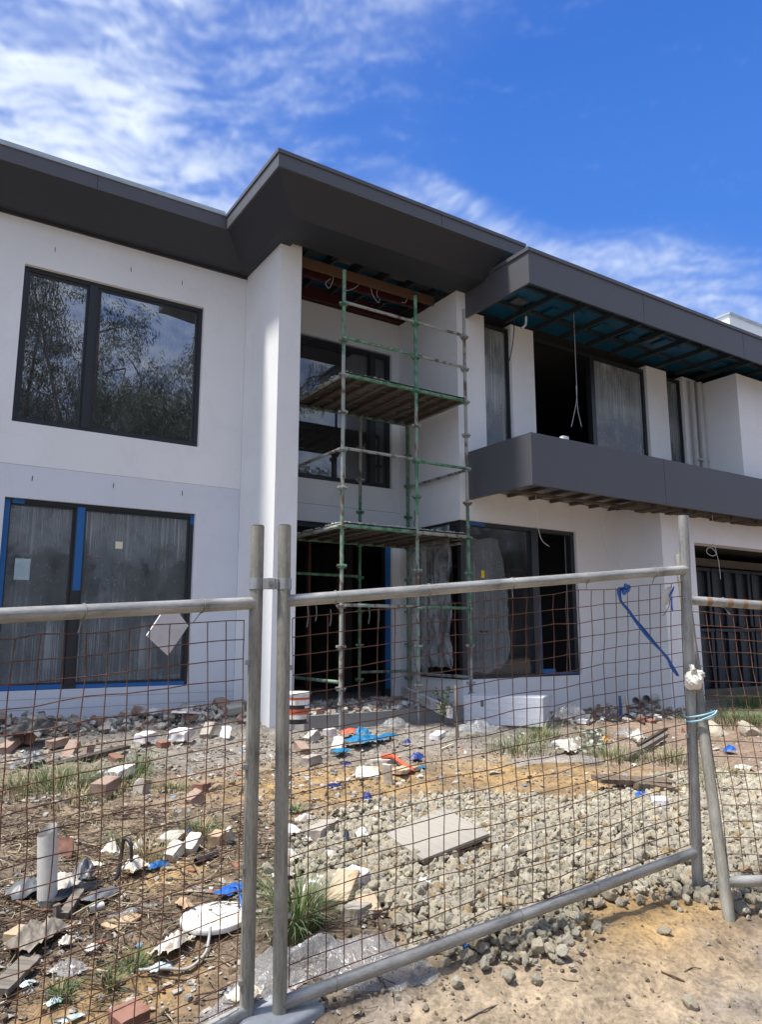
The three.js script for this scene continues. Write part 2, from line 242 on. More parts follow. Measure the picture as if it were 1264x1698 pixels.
function soilColor(x, z) {
  const n1 = fbm(x * 1.3 + 40, z * 1.3, 4), n2 = fbm(x * 5, z * 5 + 20, 4), n3 = fbm(x * 16 + 3, z * 16, 3);
  const sand = [0.46, 0.355, 0.235], brown = [0.20, 0.145, 0.10], grey = [0.33, 0.305, 0.27], och = [0.47, 0.31, 0.135], red = [0.34, 0.245, 0.175];
  const w = FH.x * x + FH.z * z, r = RT.x * x + RT.z * z;
  let c = mix3(brown, [0.40, 0.30, 0.20], sst(0.44, 0.64, n1 * 0.5 + n2 * 0.5) * 0.7); c = mix3(c, [0.085, 0.062, 0.045], 0.75 * Math.min(1, blob(x, z, humus[0], 0.75) + 0.8 * blob(x, z, humus[1], 0.45) + 0.6 * blob(x, z, humus[2], 0.7)) * sst(0.3, 0.55, n2));
  const fore = sst(-0.6, 0.25, r + 0.5 * (n1 - 0.5)) * sst(3.9, 3.0, w); c = mix3(c, mix3(sand, [0.43, 0.34, 0.235], n2), fore);
  c = mix3(c, red, sst(1.5, 3.2, r) * sst(3.6, 4.6, w));
  c = mix3(c, grey, sst(6.3, 7.3, w + 0.8 * (n1 - 0.5)) * sst(3.0, 1.5, r) * 0.9);
  c = mix3(c, [0.235, 0.205, 0.175], 0.75 * sst(0.42, 0.62, n2) * Math.min(1, blob(x, z, damp[0], 0.35) + blob(x, z, damp[1], 0.28) + 0.8 * blob(x, z, damp[2], 0.25))); let o = 0; for (const [p, q] of ochre) o = Math.max(o, blob(x, z, p, q)); c = mix3(c, och, Math.min(1, o * (0.55 + 0.9 * n2)));
  if (inPoly(x + 0.25 * (n2 - 0.5), z + 0.25 * (n3 - 0.5), gravelPoly)) c = mix3(c, [0.40, 0.36, 0.29], 0.85);
  const k = 0.78 + 0.44 * n3 + 0.25 * (n2 - 0.5); if (z > 1) c = mix3(c, mix3([0.40, 0.34, 0.26], [0.22, 0.21, 0.12], sst(0.5, 0.7, n1)), sst(1, 3, z) * 0.9);
  return c.map((q) => q * k);
}
{
  const axis = (a, b, st, far, n) => { const r = []; for (let i = n; i >= 1; i--) r.push(a - far * Math.pow(i / n, 3)); for (let q = a; q <= b + 1e-6; q += st) r.push(q); for (let i = 1; i <= n; i++) r.push(b + far * Math.pow(i / n, 3)); return r; };
  const xs = axis(-1.6, 9.2, 0.035, 380, 22), zs = axis(-9.7, 0.4, 0.035, 380, 22), nx = xs.length, nz = zs.length, pos = [], col = [], uv = [], idx = [];
  for (let j = 0; j < nz; j++) for (let i = 0; i < nx; i++) { const x = xs[i], z = zs[j]; pos.push(x, hgt(x, z), z); col.push(...soilColor(x, z)); uv.push(x / 1.7, z / 1.7); }
  for (let j = 0; j < nz - 1; j++) for (let i = 0; i < nx - 1; i++) { const a = j * nx + i; idx.push(a, a + nx, a + 1, a + 1, a + nx, a + nx + 1); }
  const g = new THREE.BufferGeometry(); g.setAttribute('position', new THREE.Float32BufferAttribute(pos, 3)); g.setAttribute('color', new THREE.Float32BufferAttribute(col, 3)); g.setAttribute('uv', new THREE.Float32BufferAttribute(uv, 2)); g.setIndex(idx); g.computeVertexNormals();
  struct('ground', g, M.soil);
  struct('road', box(-200, 200, -0.2, -0.06, 9, 15), M.asphalt);
  struct('footpath', box(-200, 200, -0.2, -0.05, 3.6, 5.2), mat('path', { color: [0.48, 0.46, 0.42], roughness: 0.95, map: grainT }));
  struct('kerb', box(-200, 200, -0.2, 0.03, 8.75, 8.99), M.path);
}

// ---------------------------------------------------------------- house
const ZL = -9.56, ZR = -8.2, ZB = -9.75, ZG = -7.34, T = 0.25, YS = 6.68;
const house = thing('house', 'two storey rendered white house under construction with dark grey eaves and balcony', 'house', V(6, 0.3, -12));
const hp = (n, g, m, p) => part(house, n, g, m, p);
{
  // left wing front wall, two openings
  const wx = [0.94, 3.24];
  hp('upper_wall', [box(-5, wx[0], 3.52, YS + 0.2, ZL - T, ZL), box(wx[1], 3.86, 3.52, YS + 0.2, ZL - T, ZL), box(wx[0], wx[1], 6.06, YS + 0.2, ZL - T, ZL), box(wx[0], wx[1], 3.52, 4.04, ZL - T, ZL)], M.paint);
  const lw = hp('lower_wall', [box(-5, wx[0], 0.0, 3.517, ZL - T, ZL - 0.002), box(wx[1], 3.86, 0.0, 3.517, ZL - T, ZL - 0.002), box(wx[0], wx[1], 3.12, 3.517, ZL - T, ZL - 0.002), box(wx[0], wx[1], 0.0, 0.88, ZL - T, ZL - 0.002)], M.primer); lw.userData.label = 'bluish grey undercoated lower wall';
  for (const [u, v] of [[91, 414], [217, 447], [302, 469], [53, 793], [188, 805], [302, 818]]) { const p = atZ(u, v, ZL); hp('weep_slot', box(p.x - 0.004, p.x + 0.004, p.y - 0.03, p.y + 0.03, ZL - 0.004, ZL + 0.002), M.hole); }
  for (const yy of [0.66, 0.78]) hp('render_joint', box(-5, 3.86, yy, yy + 0.004, ZL - 0.006, ZL - 0.0005), M.galvdark);
  hp('blade_wall', box(3.862, 4.18, 0.1, YS + 0.05, ZL + 0.001, -8.41), M.paint);
  // recess back wall: upper window opening, lower doorway
  const rx = [4.3, 6.545];
  hp('recess_wall', [box(3.9, rx[0], 0.1, YS, ZB - T, ZB), box(rx[1], 6.9, 0.1, YS, ZB - T, ZB), box(rx[0], rx[1], 6.13, YS, ZB - T, ZB), box(rx[0], rx[1], 3.2, 3.85, ZB - T, ZB)], M.paint);
  hp('render_joint', box(4.18, 6.69, 3.46, 3.465, ZB - 0.003, ZB + 0.0015), M.galvdark);
  // recess side wall with corner window under it
  hp('recess_side_wall', [box(6.69, 6.94, 3.16, YS, ZB, ZR), box(6.69, 6.94, 0.1, 0.9, ZB, ZR), box(6.69, 6.94, 0.9, 3.16, ZB, -9.36)], M.paint);
  // right wing upper front wall piers
  for (const [a, b] of [[6.942, 7.23], [7.79, 8.28], [11.13, 11.71], [12.2, 12.63]]) hp('pier', box(a, b, 3.62, 6.4, ZR - T, ZR - 0.001), M.paint);
  hp('lower_front_wall', [box(6.942, 9.08, 3.16, 3.62, ZR - T, ZR - 0.001), box(9.08, 10.09, 0.1, 3.62, ZR - T, ZR - 0.001), box(6.942, 9.08, 0.1, 0.9, ZR - T, ZR - 0.001)], M.paint);
  hp('garage_wall', [box(10.09, 10.93, 0.1, 3.6, ZR - T, ZG), box(10.932, 19, 3.03, 3.6, ZG - T, ZG - 0.001), box(19, 19.3, 0.1, 3.6, ZG - T, ZG)], M.paint);
  hp('upper_return_wall', box(12.632, 19.6, 3.62, 6.3, ZR - T - 0.01, -7.38), M.paint);
  // left eave, main eave
  const eave = (n, pts, t, m) => hp(n, polySlab(pts.map((p) => V(...p)), t), m);
  hp('left_fascia', box(-5, 3.31, 6.95, 7.135, -8.95, -8.92), M.fascia);
  hp('roof_edge', [box(-5, 3.3, 7.137, 7.165, -8.97, -8.905), box(-5, 3.3, 7.165, 7.27, -9.05, -9.02)], M.flash);
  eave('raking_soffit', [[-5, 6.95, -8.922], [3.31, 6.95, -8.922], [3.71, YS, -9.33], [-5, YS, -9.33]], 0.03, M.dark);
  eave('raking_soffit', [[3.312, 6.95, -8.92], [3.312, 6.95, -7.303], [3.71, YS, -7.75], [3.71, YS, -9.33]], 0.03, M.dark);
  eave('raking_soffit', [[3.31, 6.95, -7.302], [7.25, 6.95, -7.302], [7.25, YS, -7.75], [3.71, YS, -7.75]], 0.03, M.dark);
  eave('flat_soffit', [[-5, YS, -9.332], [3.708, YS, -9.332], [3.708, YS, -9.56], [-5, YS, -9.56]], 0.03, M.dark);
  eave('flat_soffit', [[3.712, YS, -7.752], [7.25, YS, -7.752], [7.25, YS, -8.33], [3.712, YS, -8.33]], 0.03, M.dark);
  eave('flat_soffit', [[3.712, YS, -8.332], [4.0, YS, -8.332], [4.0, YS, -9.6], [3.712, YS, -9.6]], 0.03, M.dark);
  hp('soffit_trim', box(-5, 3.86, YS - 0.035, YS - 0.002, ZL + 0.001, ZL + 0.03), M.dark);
  hp('main_fascia', [box(3.285, 7.25, 6.95, 7.12, -7.3, -7.27), box(3.285, 3.31, 6.95, 7.12, -8.919, -7.3)], M.fascia);
  hp('roof_edge', [box(3.27, 7.25, 7.122, 7.17, -7.33, -7.255), box(3.27, 3.33, 7.122, 7.17, -9.0, -7.33)], M.fascia);
  hp('roof', [box(-5, 7.25, 7.0, 7.12, -17, -9.06), box(3.35, 7.25, 7.02, 7.11, -9.06, -7.34), box(7.25, 19.6, 6.66, 6.74, -17, -6.9)], M.flash);
  // open framing over the entrance recess
  hp('sarking', box(4.0, 6.9, 6.975, 6.99, -9.75, -8.33), M.sarking);
  hp('beam', box(4.18, 6.69, 6.66, 6.80, -8.80, -8.755), M.timber).userData.label = 'brown timber beam';
  hp('beam', box(4.18, 6.69, 6.70, 6.90, -9.12, -9.04), M.redsteel).userData.label = 'red steel beam';
  hp('beam', box(4.18, 6.69, 6.70, 6.90, -9.74, -9.66), M.redsteel);
  for (let x = 4.35; x < 6.7; x += 0.45) hp('joist', box(x, x + 0.045, 6.80, 6.97, -9.6, -8.34), M.joist);
  for (let i = 0; i < 5; i++) hp('packing_board', box(4.3 + 0.48 * i, 4.6 + 0.48 * i, 6.83, 6.85, -8.7 + 0.04 * (i % 2), -8.45), i % 2 ? M.timberdark : M.joist);
  // balcony roof
  const BX = 6.86, BZ = -6.83;
  hp('balcony_roof_fascia', [box(BX, 19.6, 6.278, 6.745, BZ - 0.03, BZ), box(BX, BX + 0.03, 6.278, 6.745, -8.4, BZ - 0.03)], M.fascia);
  hp('roof_edge', [box(BX - 0.02, 19.6, 6.747, 6.80, BZ - 0.07, BZ + 0.02), box(BX - 0.02, BX + 0.07, 6.747, 6.80, -8.4, BZ - 0.07)], M.fascia);
  hp('balcony_sarking', box(BX + 0.03, 19.6, 6.60, 6.62, -8.46, BZ - 0.03), M.sarking);
  for (let x = 7.05; x < 15.5; x += 0.62) hp('joist', box(x, x + 0.042, 6.40, 6.48, -8.2, BZ - 0.032), M.joist);
  for (const z of [-7.3, -7.9]) hp('batten', box(BX + 0.032, 15.5, 6.482, 6.53, z, z + 0.05), M.joist);
  for (let i = 0; i < 22; i++) { const x = 7.1 + 0.36 * i, z = -8.05 + 0.95 * h2(i, 5); hp('insulation_batt', box(x, x + 0.22, 6.54 + 0.004 * (i % 3), 6.575 + 0.004 * (i % 3), z, z + 0.3), i % 4 === 1 ? M.greyplastic : M.sarking); }
  hp('bulkhead', box(6.7, 7.0, 6.28, 6.66, -8.45, -8.202), M.dark);
  for (const x of [9.3, 12.0, 14.7]) { hp('cladding_joint', box(x, x + 0.006, 6.282, 6.742, BZ - 0.002, BZ + 0.001), M.hole); hp('cladding_joint', box(x + 0.35, x + 0.356, 3.47, 4.176, -6.902, -6.899), M.hole); }
  for (const x of [5.7]) hp('cladding_joint', box(x, x + 0.005, 6.953, 7.118, -7.272, -7.269), M.hole);
  for (const x of [-1, 1.6]) hp('cladding_joint', box(x, x + 0.005, 6.953, 7.132, -8.922, -8.919), M.hole);
  // balcony
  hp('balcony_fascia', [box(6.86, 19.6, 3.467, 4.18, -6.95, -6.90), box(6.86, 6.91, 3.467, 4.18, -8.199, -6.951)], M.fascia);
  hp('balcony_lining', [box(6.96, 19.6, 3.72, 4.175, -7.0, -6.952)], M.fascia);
  hp('balcony_floor', box(6.912, 19.6, 3.63, 3.71, -8.45, -6.953), M.slab);
  for (let x = 7.15; x < 16; x += 0.45) hp('joist', box(x, x + 0.045, 3.575, 3.628, -8.19, -7.2), x > 10 ? M.timberdark : M.timberdark);
  hp('beam', box(6.912, 19, 3.50, 3.525, -7.6, -7.5), M.timberdark);
  for (let i = 0; i < 46; i++) { const x = 9.2 + i * 0.2, d = 0.015 + 0.07 * h2(i, 3), zz = x > 10.08 ? ZG + 0.004 : -7.45; hp('soffit_packer', box(x, x + 0.10 + 0.12 * h2(i, 8), 3.472 - d * 0.6, 3.50, zz, -7.02 - 0.12 * h2(i, 9)), M.timberdark); }
  hp('roof_upstand', box(7.222, 7.248, 6.745, 7.015, -17, -7.34), M.dark);
  // floors, inner walls, roof void
  hp('ground_slab', [box(-5, 6.69, 0.2, 0.55, -17, ZB - 0.02), box(6.95, 10.4, 0.2, 0.55, -17, ZR - T - 0.01), box(10.4, 19.3, 0.1, 0.36, -17, ZG + 0.1)], M.slab);
  hp('porch_slab', box(4.182, 6.69, 0.1, 0.56, ZB - 0.018, -8.12), M.slab);
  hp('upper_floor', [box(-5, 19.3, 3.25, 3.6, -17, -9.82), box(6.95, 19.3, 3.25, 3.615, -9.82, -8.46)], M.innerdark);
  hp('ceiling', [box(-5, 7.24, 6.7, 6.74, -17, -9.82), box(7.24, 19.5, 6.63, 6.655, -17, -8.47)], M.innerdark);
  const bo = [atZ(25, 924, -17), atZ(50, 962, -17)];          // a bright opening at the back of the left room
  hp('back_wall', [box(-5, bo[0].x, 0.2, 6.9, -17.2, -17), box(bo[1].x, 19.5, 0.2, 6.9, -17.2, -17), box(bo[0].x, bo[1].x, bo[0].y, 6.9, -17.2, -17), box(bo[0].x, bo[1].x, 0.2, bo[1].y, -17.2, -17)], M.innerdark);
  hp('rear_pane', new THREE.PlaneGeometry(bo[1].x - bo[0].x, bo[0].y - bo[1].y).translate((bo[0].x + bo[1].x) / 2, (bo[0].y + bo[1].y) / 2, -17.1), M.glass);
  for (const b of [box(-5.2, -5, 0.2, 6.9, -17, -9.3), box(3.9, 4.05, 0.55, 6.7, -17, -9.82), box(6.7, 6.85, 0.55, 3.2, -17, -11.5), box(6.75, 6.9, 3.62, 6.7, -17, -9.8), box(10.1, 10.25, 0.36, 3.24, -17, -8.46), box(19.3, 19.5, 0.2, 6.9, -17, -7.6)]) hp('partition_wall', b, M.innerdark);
  for (let x = 7.2; x < 10; x += 0.45) hp('stud', box(x, x + 0.045, 0.56, 3.24, -10.3, -10.21), M.timber);
  for (const y of [1.1, 1.9, 2.7]) hp('noggin', box(7.2, 10.1, y, y + 0.045, -10.28, -10.23), M.timber);
  for (let x = 8.4; x < 11.2; x += 0.6) hp('stud', box(x, x + 0.045, 3.62, 6.7, -11.1, -11.0), M.timberdark);
  for (let x = 4.5; x < 6.6; x += 0.6) hp('stud', box(x, x + 0.045, 0.56, 3.24, -11.1, -11.0), M.timber);
  // far parapet behind
  const q = atD(1210, 522, 18);
  hp('parapet', [box(q.x, q.x + 7, 6.7, q.y, q.z - 4, q.z)], M.paint);
  hp('roof_edge', [box(q.x - 0.03, q.x + 7, q.y + 0.002, q.y + 0.06, q.z - 4, q.z + 0.04)], M.flash);
}
// windows: opening in a wall facing +z at plane z (x0..x1, y0..y1)
function windowZ(name, x0, x1, y0, y1, z, mulls, glass, dirt, fw = 0.055, label) {
  const d = 0.09, zf = z - 0.06;
  const fr = [box(x0, x1, y0, y0 + fw, zf - d, zf), box(x0, x1, y1 - fw, y1, zf - d, zf), box(x0, x0 + fw, y0 + fw, y1 - fw, zf - d, zf), box(x1 - fw, x1, y0 + fw, y1 - fw, zf - d, zf)];
  const w = hp('window', fr, M.frame); w.name = 'window'; if (label) w.userData.label = label;
  const xs = [x0 + fw, ...mulls.flatMap((m) => [m - 0.05, m + 0.05]), x1 - fw];
  for (const m of mulls) part(house, 'mullion', box(m - 0.05, m + 0.05, y0 + fw + 0.001, y1 - fw - 0.001, zf - d, zf + 0.012), M.frame, w);
  for (let i = 0; i < xs.length; i += 2) {
    const a = xs[i] + 0.001, b = xs[i + 1] - 0.001, c = y0 + fw + 0.001, e = y1 - fw - 0.001, s = 0.028;
    part(house, 'sash', [box(a, b, c, c + s, zf - 0.06, zf - 0.018), box(a, b, e - s, e, zf - 0.06, zf - 0.018), box(a, a + s, c + s, e - s, zf - 0.06, zf - 0.018), box(b - s, b, c + s, e - s, zf - 0.06, zf - 0.018)], M.frame, w);
    const pane = (zz, m, n) => { const g = new THREE.PlaneGeometry(b - a - 2 * s, e - c - 2 * s).translate((a + b) / 2, (c + e) / 2, zz); const u = g.attributes.uv, p = g.attributes.position; for (let k = 0; k < u.count; k++) u.setXY(k, p.getX(k) * 0.9, p.getY(k) * 0.42); return part(house, n, g, m, w); };
    pane(zf - 0.04, glass, 'pane'); if (dirt) pane(zf - 0.033, dirt, 'wash_marks');
  }
  return w;
}
{
  windowZ('window', 0.94, 3.24, 4.04, 6.06, ZL, [1.775], M.glass, M.dirtlight, 0.055, 'clean upper window reflecting gum trees');
  const w2 = windowZ('window', 0.94, 3.24, 0.88, 3.12, ZL, [1.79], M.glass2, M.dirt, 0.05, 'dusty lower window edged with blue tape');
  const tp = (x0, x1, y0, y1, z = ZL - 0.045) => part(house, 'masking_tape', box(x0, x1, y0, y1, z - 0.001, z), M.tape, w2);
  tp(0.945, 1.005, 0.9, 3.1, ZL - 0.056); tp(1.76, 1.85, 2.05, 3.08); tp(1.01, 1.72, 0.885, 0.94, ZL - 0.056); tp(1.88, 3.2, 0.885, 0.93, ZL - 0.056); tp(3.19, 3.238, 2.98, 3.11, ZL - 0.056); tp(1.03, 1.16, 3.06, 3.115, ZL - 0.0555);
  const q = atZ(197, 904, ZL - 0.09); part(house, 'sticker', box(q.x - 0.045, q.x + 0.045, q.y - 0.045, q.y + 0.045, ZL - 0.09, ZL - 0.088), M.cream, w2);
  windowZ('window', 4.3, 6.545, 3.85, 6.13, ZB, [6.2], M.glass3, M.dirtlight, 0.06, 'tall dark window above the entrance');
  // upper right: tall slim windows and wide sliding opening
  windowZ('window', 7.23, 7.79, 3.64, 6.33, ZR, [], M.glass2, M.dirtheavy, 0.035, 'slim streaked window between white piers');
  windowZ('window', 11.71, 12.2, 3.64, 6.33, ZR, [], M.glass2, M.dirt, 0.035);
  const sl = hp('sliding_door', [box(8.28, 8.34, 3.63, 6.33, ZR - 0.2, ZR - 0.06), box(11.07, 11.13, 3.63, 6.33, ZR - 0.2, ZR - 0.06), box(9.68, 9.78, 3.63, 6.33, ZR - 0.16, ZR - 0.055), box(8.34, 11.07, 6.27, 6.33, ZR - 0.2, ZR - 0.06), box(8.34, 11.07, 3.63, 3.66, ZR - 0.2, ZR - 0.06)], M.frame);
  sl.userData.label = 'wide balcony door, left half open and right half streaked';
  const pane = (w, n, x0, x1, y0, y1, z, m) => { const g = new THREE.PlaneGeometry(x1 - x0, y1 - y0).translate((x0 + x1) / 2, (y0 + y1) / 2, z), u = g.attributes.uv, p = g.attributes.position; for (let k = 0; k < u.count; k++) u.setXY(k, p.getX(k) * 0.8 + 0.31, p.getY(k) * 0.4); return part(house, n, g, m, w); };
  pane(sl, 'pane', 9.78, 11.07, 3.66, 6.27, ZR - 0.1, M.glass2); pane(sl, 'wash_marks', 9.8, 11.05, 3.68, 6.25, ZR - 0.09, M.dirtheavy);
  // corner window, front leaf and side leaf
  const cw = hp('corner_window', [box(6.72, 6.8, 0.9, 3.16, ZR - 0.12, ZR - 0.04), box(6.8, 9.08, 0.9, 0.95, ZR - 0.16, ZR - 0.05), box(6.8, 9.08, 3.10, 3.16, ZR - 0.16, ZR - 0.05), box(8.13, 8.27, 0.95, 3.1, ZR - 0.16, ZR - 0.045), box(9.0, 9.08, 0.95, 3.1, ZR - 0.16, ZR - 0.05), box(6.73, 6.79, 0.9, 0.95, -9.36, ZR - 0.12), box(6.73, 6.79, 3.1, 3.16, -9.36, ZR - 0.12), box(6.73, 6.79, 0.95, 3.1, -9.36, -9.31)], M.frame);
  cw.userData.label = 'large corner window with loose protective film';
  pane(cw, 'pane', 6.8, 8.13, 0.95, 3.1, ZR - 0.1, M.glass2); pane(cw, 'wash_marks', 6.8, 8.13, 0.95, 3.1, ZR - 0.093, M.dirtlight);
  { // sheet of protective film stuck to the front glass, torn edge
    const E = []; for (let i = 0; i <= 24; i++) { const t = i / 24; E.push([7.66 - 0.18 * Math.pow(t, 3) + 0.07 * (fbm(t * 9, 3, 3) - 0.5) - (t < 0.1 ? 0.2 * (0.1 - t) * 10 : 0), mix(1.02, 2.93, t)]); }
    const s = new THREE.Shape([[6.81, 0.97], [7.0, 1.0], [7.2, 0.96], [7.4, 1.05], ...E, [7.3, 2.95], [7.1, 2.9], [6.81, 2.96]].map((p) => new THREE.Vector2(...p)));
    const g = new THREE.ShapeGeometry(s).translate(0, 0, ZR - 0.085), u = g.attributes.uv; for (let k = 0; k < u.count; k++) u.setXY(k, u.getX(k) * 0.7, u.getY(k) * 0.3);
    part(house, 'protective_film', g, M.filmdull, cw);
    const q = atZ(801, 952, ZR - 0.08); part(house, 'sticker', box(q.x - 0.03, q.x + 0.03, q.y - 0.055, q.y + 0.055, ZR - 0.08, ZR - 0.078), M.yellow, cw);
    const q2 = atZ(803, 1047, ZR - 0.08); part(house, 'slot', box(q2.x - 0.07, q2.x + 0.07, q2.y - 0.008, q2.y + 0.008, ZR - 0.08, ZR - 0.078), M.hole, cw);
    for (const [u0, v0, w, h] of [[910, 1113, 0.3, 0.07], [985, 0, 0, 0]]) if (w) { const p = atZ(u0, v0, ZR - 0.05); part(house, 'masking_tape', box(p.x - w / 2, p.x + w / 2, 0.953, 1.01, ZR - 0.049, ZR - 0.047), M.tape, cw); }
    part(house, 'masking_tape', box(8.3, 8.34, 0.95, 2.1, ZR - 0.1, ZR - 0.098), M.tape, cw); part(house, 'masking_tape', box(8.3, 9.06, 0.93, 0.952, ZR - 0.0485, ZR - 0.046), M.tape, cw); part(house, 'masking_tape', box(6.85, 7.2, 3.105, 3.15, ZR - 0.049, ZR - 0.047), M.tape, cw);
  }
  const sg = new THREE.PlaneGeometry(1.0, 2.15, 1, 1).rotateY(-Math.PI / 2).translate(6.76, 2.025, -8.82); part(house, 'pane', sg, M.glass2, cw);
  { // plastic sheet hanging loose over the side leaf
    const g = new THREE.PlaneGeometry(1.08, 2.1, 30, 44), p = g.attributes.position;
    for (let k = 0; k < p.count; k++) { const x = p.getX(k), y = p.getY(k), f = 1 - Math.abs(2 * fbm(x * 3 + 5 + 0.5 * y, y * 1.1, 4) - 1); p.setXYZ(k, x + 0.05 * (fbm(y * 2, 4, 2) - 0.5), y + (y < -1 ? 0.12 * fbm(x * 6, 1, 3) : 0), 0.015 + 0.15 * f); }
    g.computeVertexNormals(); g.rotateY(-Math.PI / 2).translate(6.68, 2.03, -8.80); part(house, 'protective_film', g, M.film, cw);
  }
  // entrance door frame: dark, right jamb wrapped blue
  const df = hp('entrance_frame', [box(4.3, 6.545, 3.12, 3.2, ZB - 0.16, ZB - 0.05), box(6.44, 6.545, 0.56, 3.12, ZB - 0.16, ZB - 0.05)], M.frame);
  part(house, 'masking_tape', box(6.445, 6.54, 0.7, 3.1, ZB - 0.049, ZB - 0.046), M.tape, df);
  // downpipes
  hp('downpipe', cyl(V(12.36, 3.7, -8.12), V(12.36, 6.3, -8.12), 0.045, 14), M.pvcgrey); hp('downpipe', cyl(V(12.53, 3.7, -8.08), V(12.53, 6.3, -8.08), 0.06, 14), M.pvcgrey);
  hp('pipe_bracket', box(12.3, 12.95, 4.75, 4.775, -8.06, -8.03), M.pvcgrey);
  // drain outlets through the garage pier side
  for (const [u, v, r] of [[1059, 1161, 0.06], [1076, 1156, 0.07]]) { const c = atZ(u, v, -7.75); hp('drain_outlet', [cyl(V(10.09, c.y, -7.75 + (u - 1066) * 0.012), V(9.80, c.y - 0.015, -7.75 + (u - 1066) * 0.012 + 0.05), r, 16, 1, r, true)], M.pvcgrey); }
  const wp = atZ(475, 944, -8.4); hp('cable_hole', cyl(V(wp.x, wp.y, -8.412), V(wp.x, wp.y, -8.406), 0.02, 10), M.hole);
}
// ---------------------------------------------------------------- loose cables
{
  const cab = (label, pts, r = 0.0045, m = M.cable) => { const o = item('cable', label, 'cable', tube(pts.map((p) => p.clone().sub(pts[0])), r, 30, 5), m, pts[0]); return o; };
  const Z = (z, ...a) => a.map(([u, v]) => atZ(u, v, z));
  cab('white cable curling down below the balcony near its left end', Z(-7.5, [889, 822], [891, 850], [894, 880], [900, 897], [911, 906]));
  cab('white cable hanging straight down under the middle of the balcony', Z(-7.5, [996, 838], [1000, 870], [1004, 900], [1012, 932]));
  cab('short twisted white cable stub under the middle of the balcony', Z(-7.45, [1011, 838], [1006, 850], [1003, 862]));
  cab('white cable with a loop hanging in front of the garage opening', Z(-7.1, [1182, 855], [1184, 880], [1186, 905], [1189, 918], [1182, 922], [1172, 915], [1176, 908], [1186, 913], [1192, 928], [1196, 960]));
  cab('long pale cable hanging to the balcony door and split at the end', Z(-7.6, [952, 520], [954, 570], [956, 620], [957, 660], [952, 690], [948, 708]));
  cab('pale cable end beside the long cable at the balcony door', Z(-7.58, [956, 640], [959, 680], [965, 708]));
  cab('short black cable drooping from the left end of the balcony roof', Z(-7.6, [853, 518], [853, 545], [850, 575], [845, 598]), 0.008, M.black);
  cab('thick white conduit stub under the balcony roof', Z(-7.5, [873, 525], [872, 538], [865, 545]), 0.018);
  const r2 = rng(5);
  [['leftmost looped', [553, 440], [552, 465], [545, 478], [540, 470], [548, 462]], ['second', [601, 462], [592, 475], [580, 481], [572, 482]], ['third and longest', [614, 466], [618, 488], [628, 502], [630, 496]], ['fourth', [632, 472], [625, 485], [627, 494]], ['rightmost curled', [668, 482], [675, 492], [672, 502], [666, 501]]].forEach(([w, ...a]) => cab(w + ' white cable dangling from the open ceiling over the scaffold', Z(-8.85, ...a), 0.005));
  cab('short white cable from a hole low in the blade wall', Z(-8.39, [475, 945], [478, 955], [478, 970], [478, 985]));
  [[510, 1003, 1040], [524, 1004, 1030], [548, 1010, 1038], [612, 1005, 1035], [628, 1000, 1045]].forEach(([u, a, b], i) => cab(['first', 'second', 'third', 'fourth', 'fifth'][i] + ' short white wire end hanging in the dark entrance counted from the left', [atZ(u, a, -10.2), atZ(u + 1, (a + b) / 2, -10.2), atZ(u - 1, b, -10.2)], 0.012));
  cab('thin dark wire loop on the wall beside the entrance', [V(6.67, 3.45, -9.3), V(6.67, 3.3, -9.28), V(6.67, 3.2, -9.22), V(6.67, 3.22, -9.32), V(6.67, 3.32, -9.29)], 0.005, M.black);
}
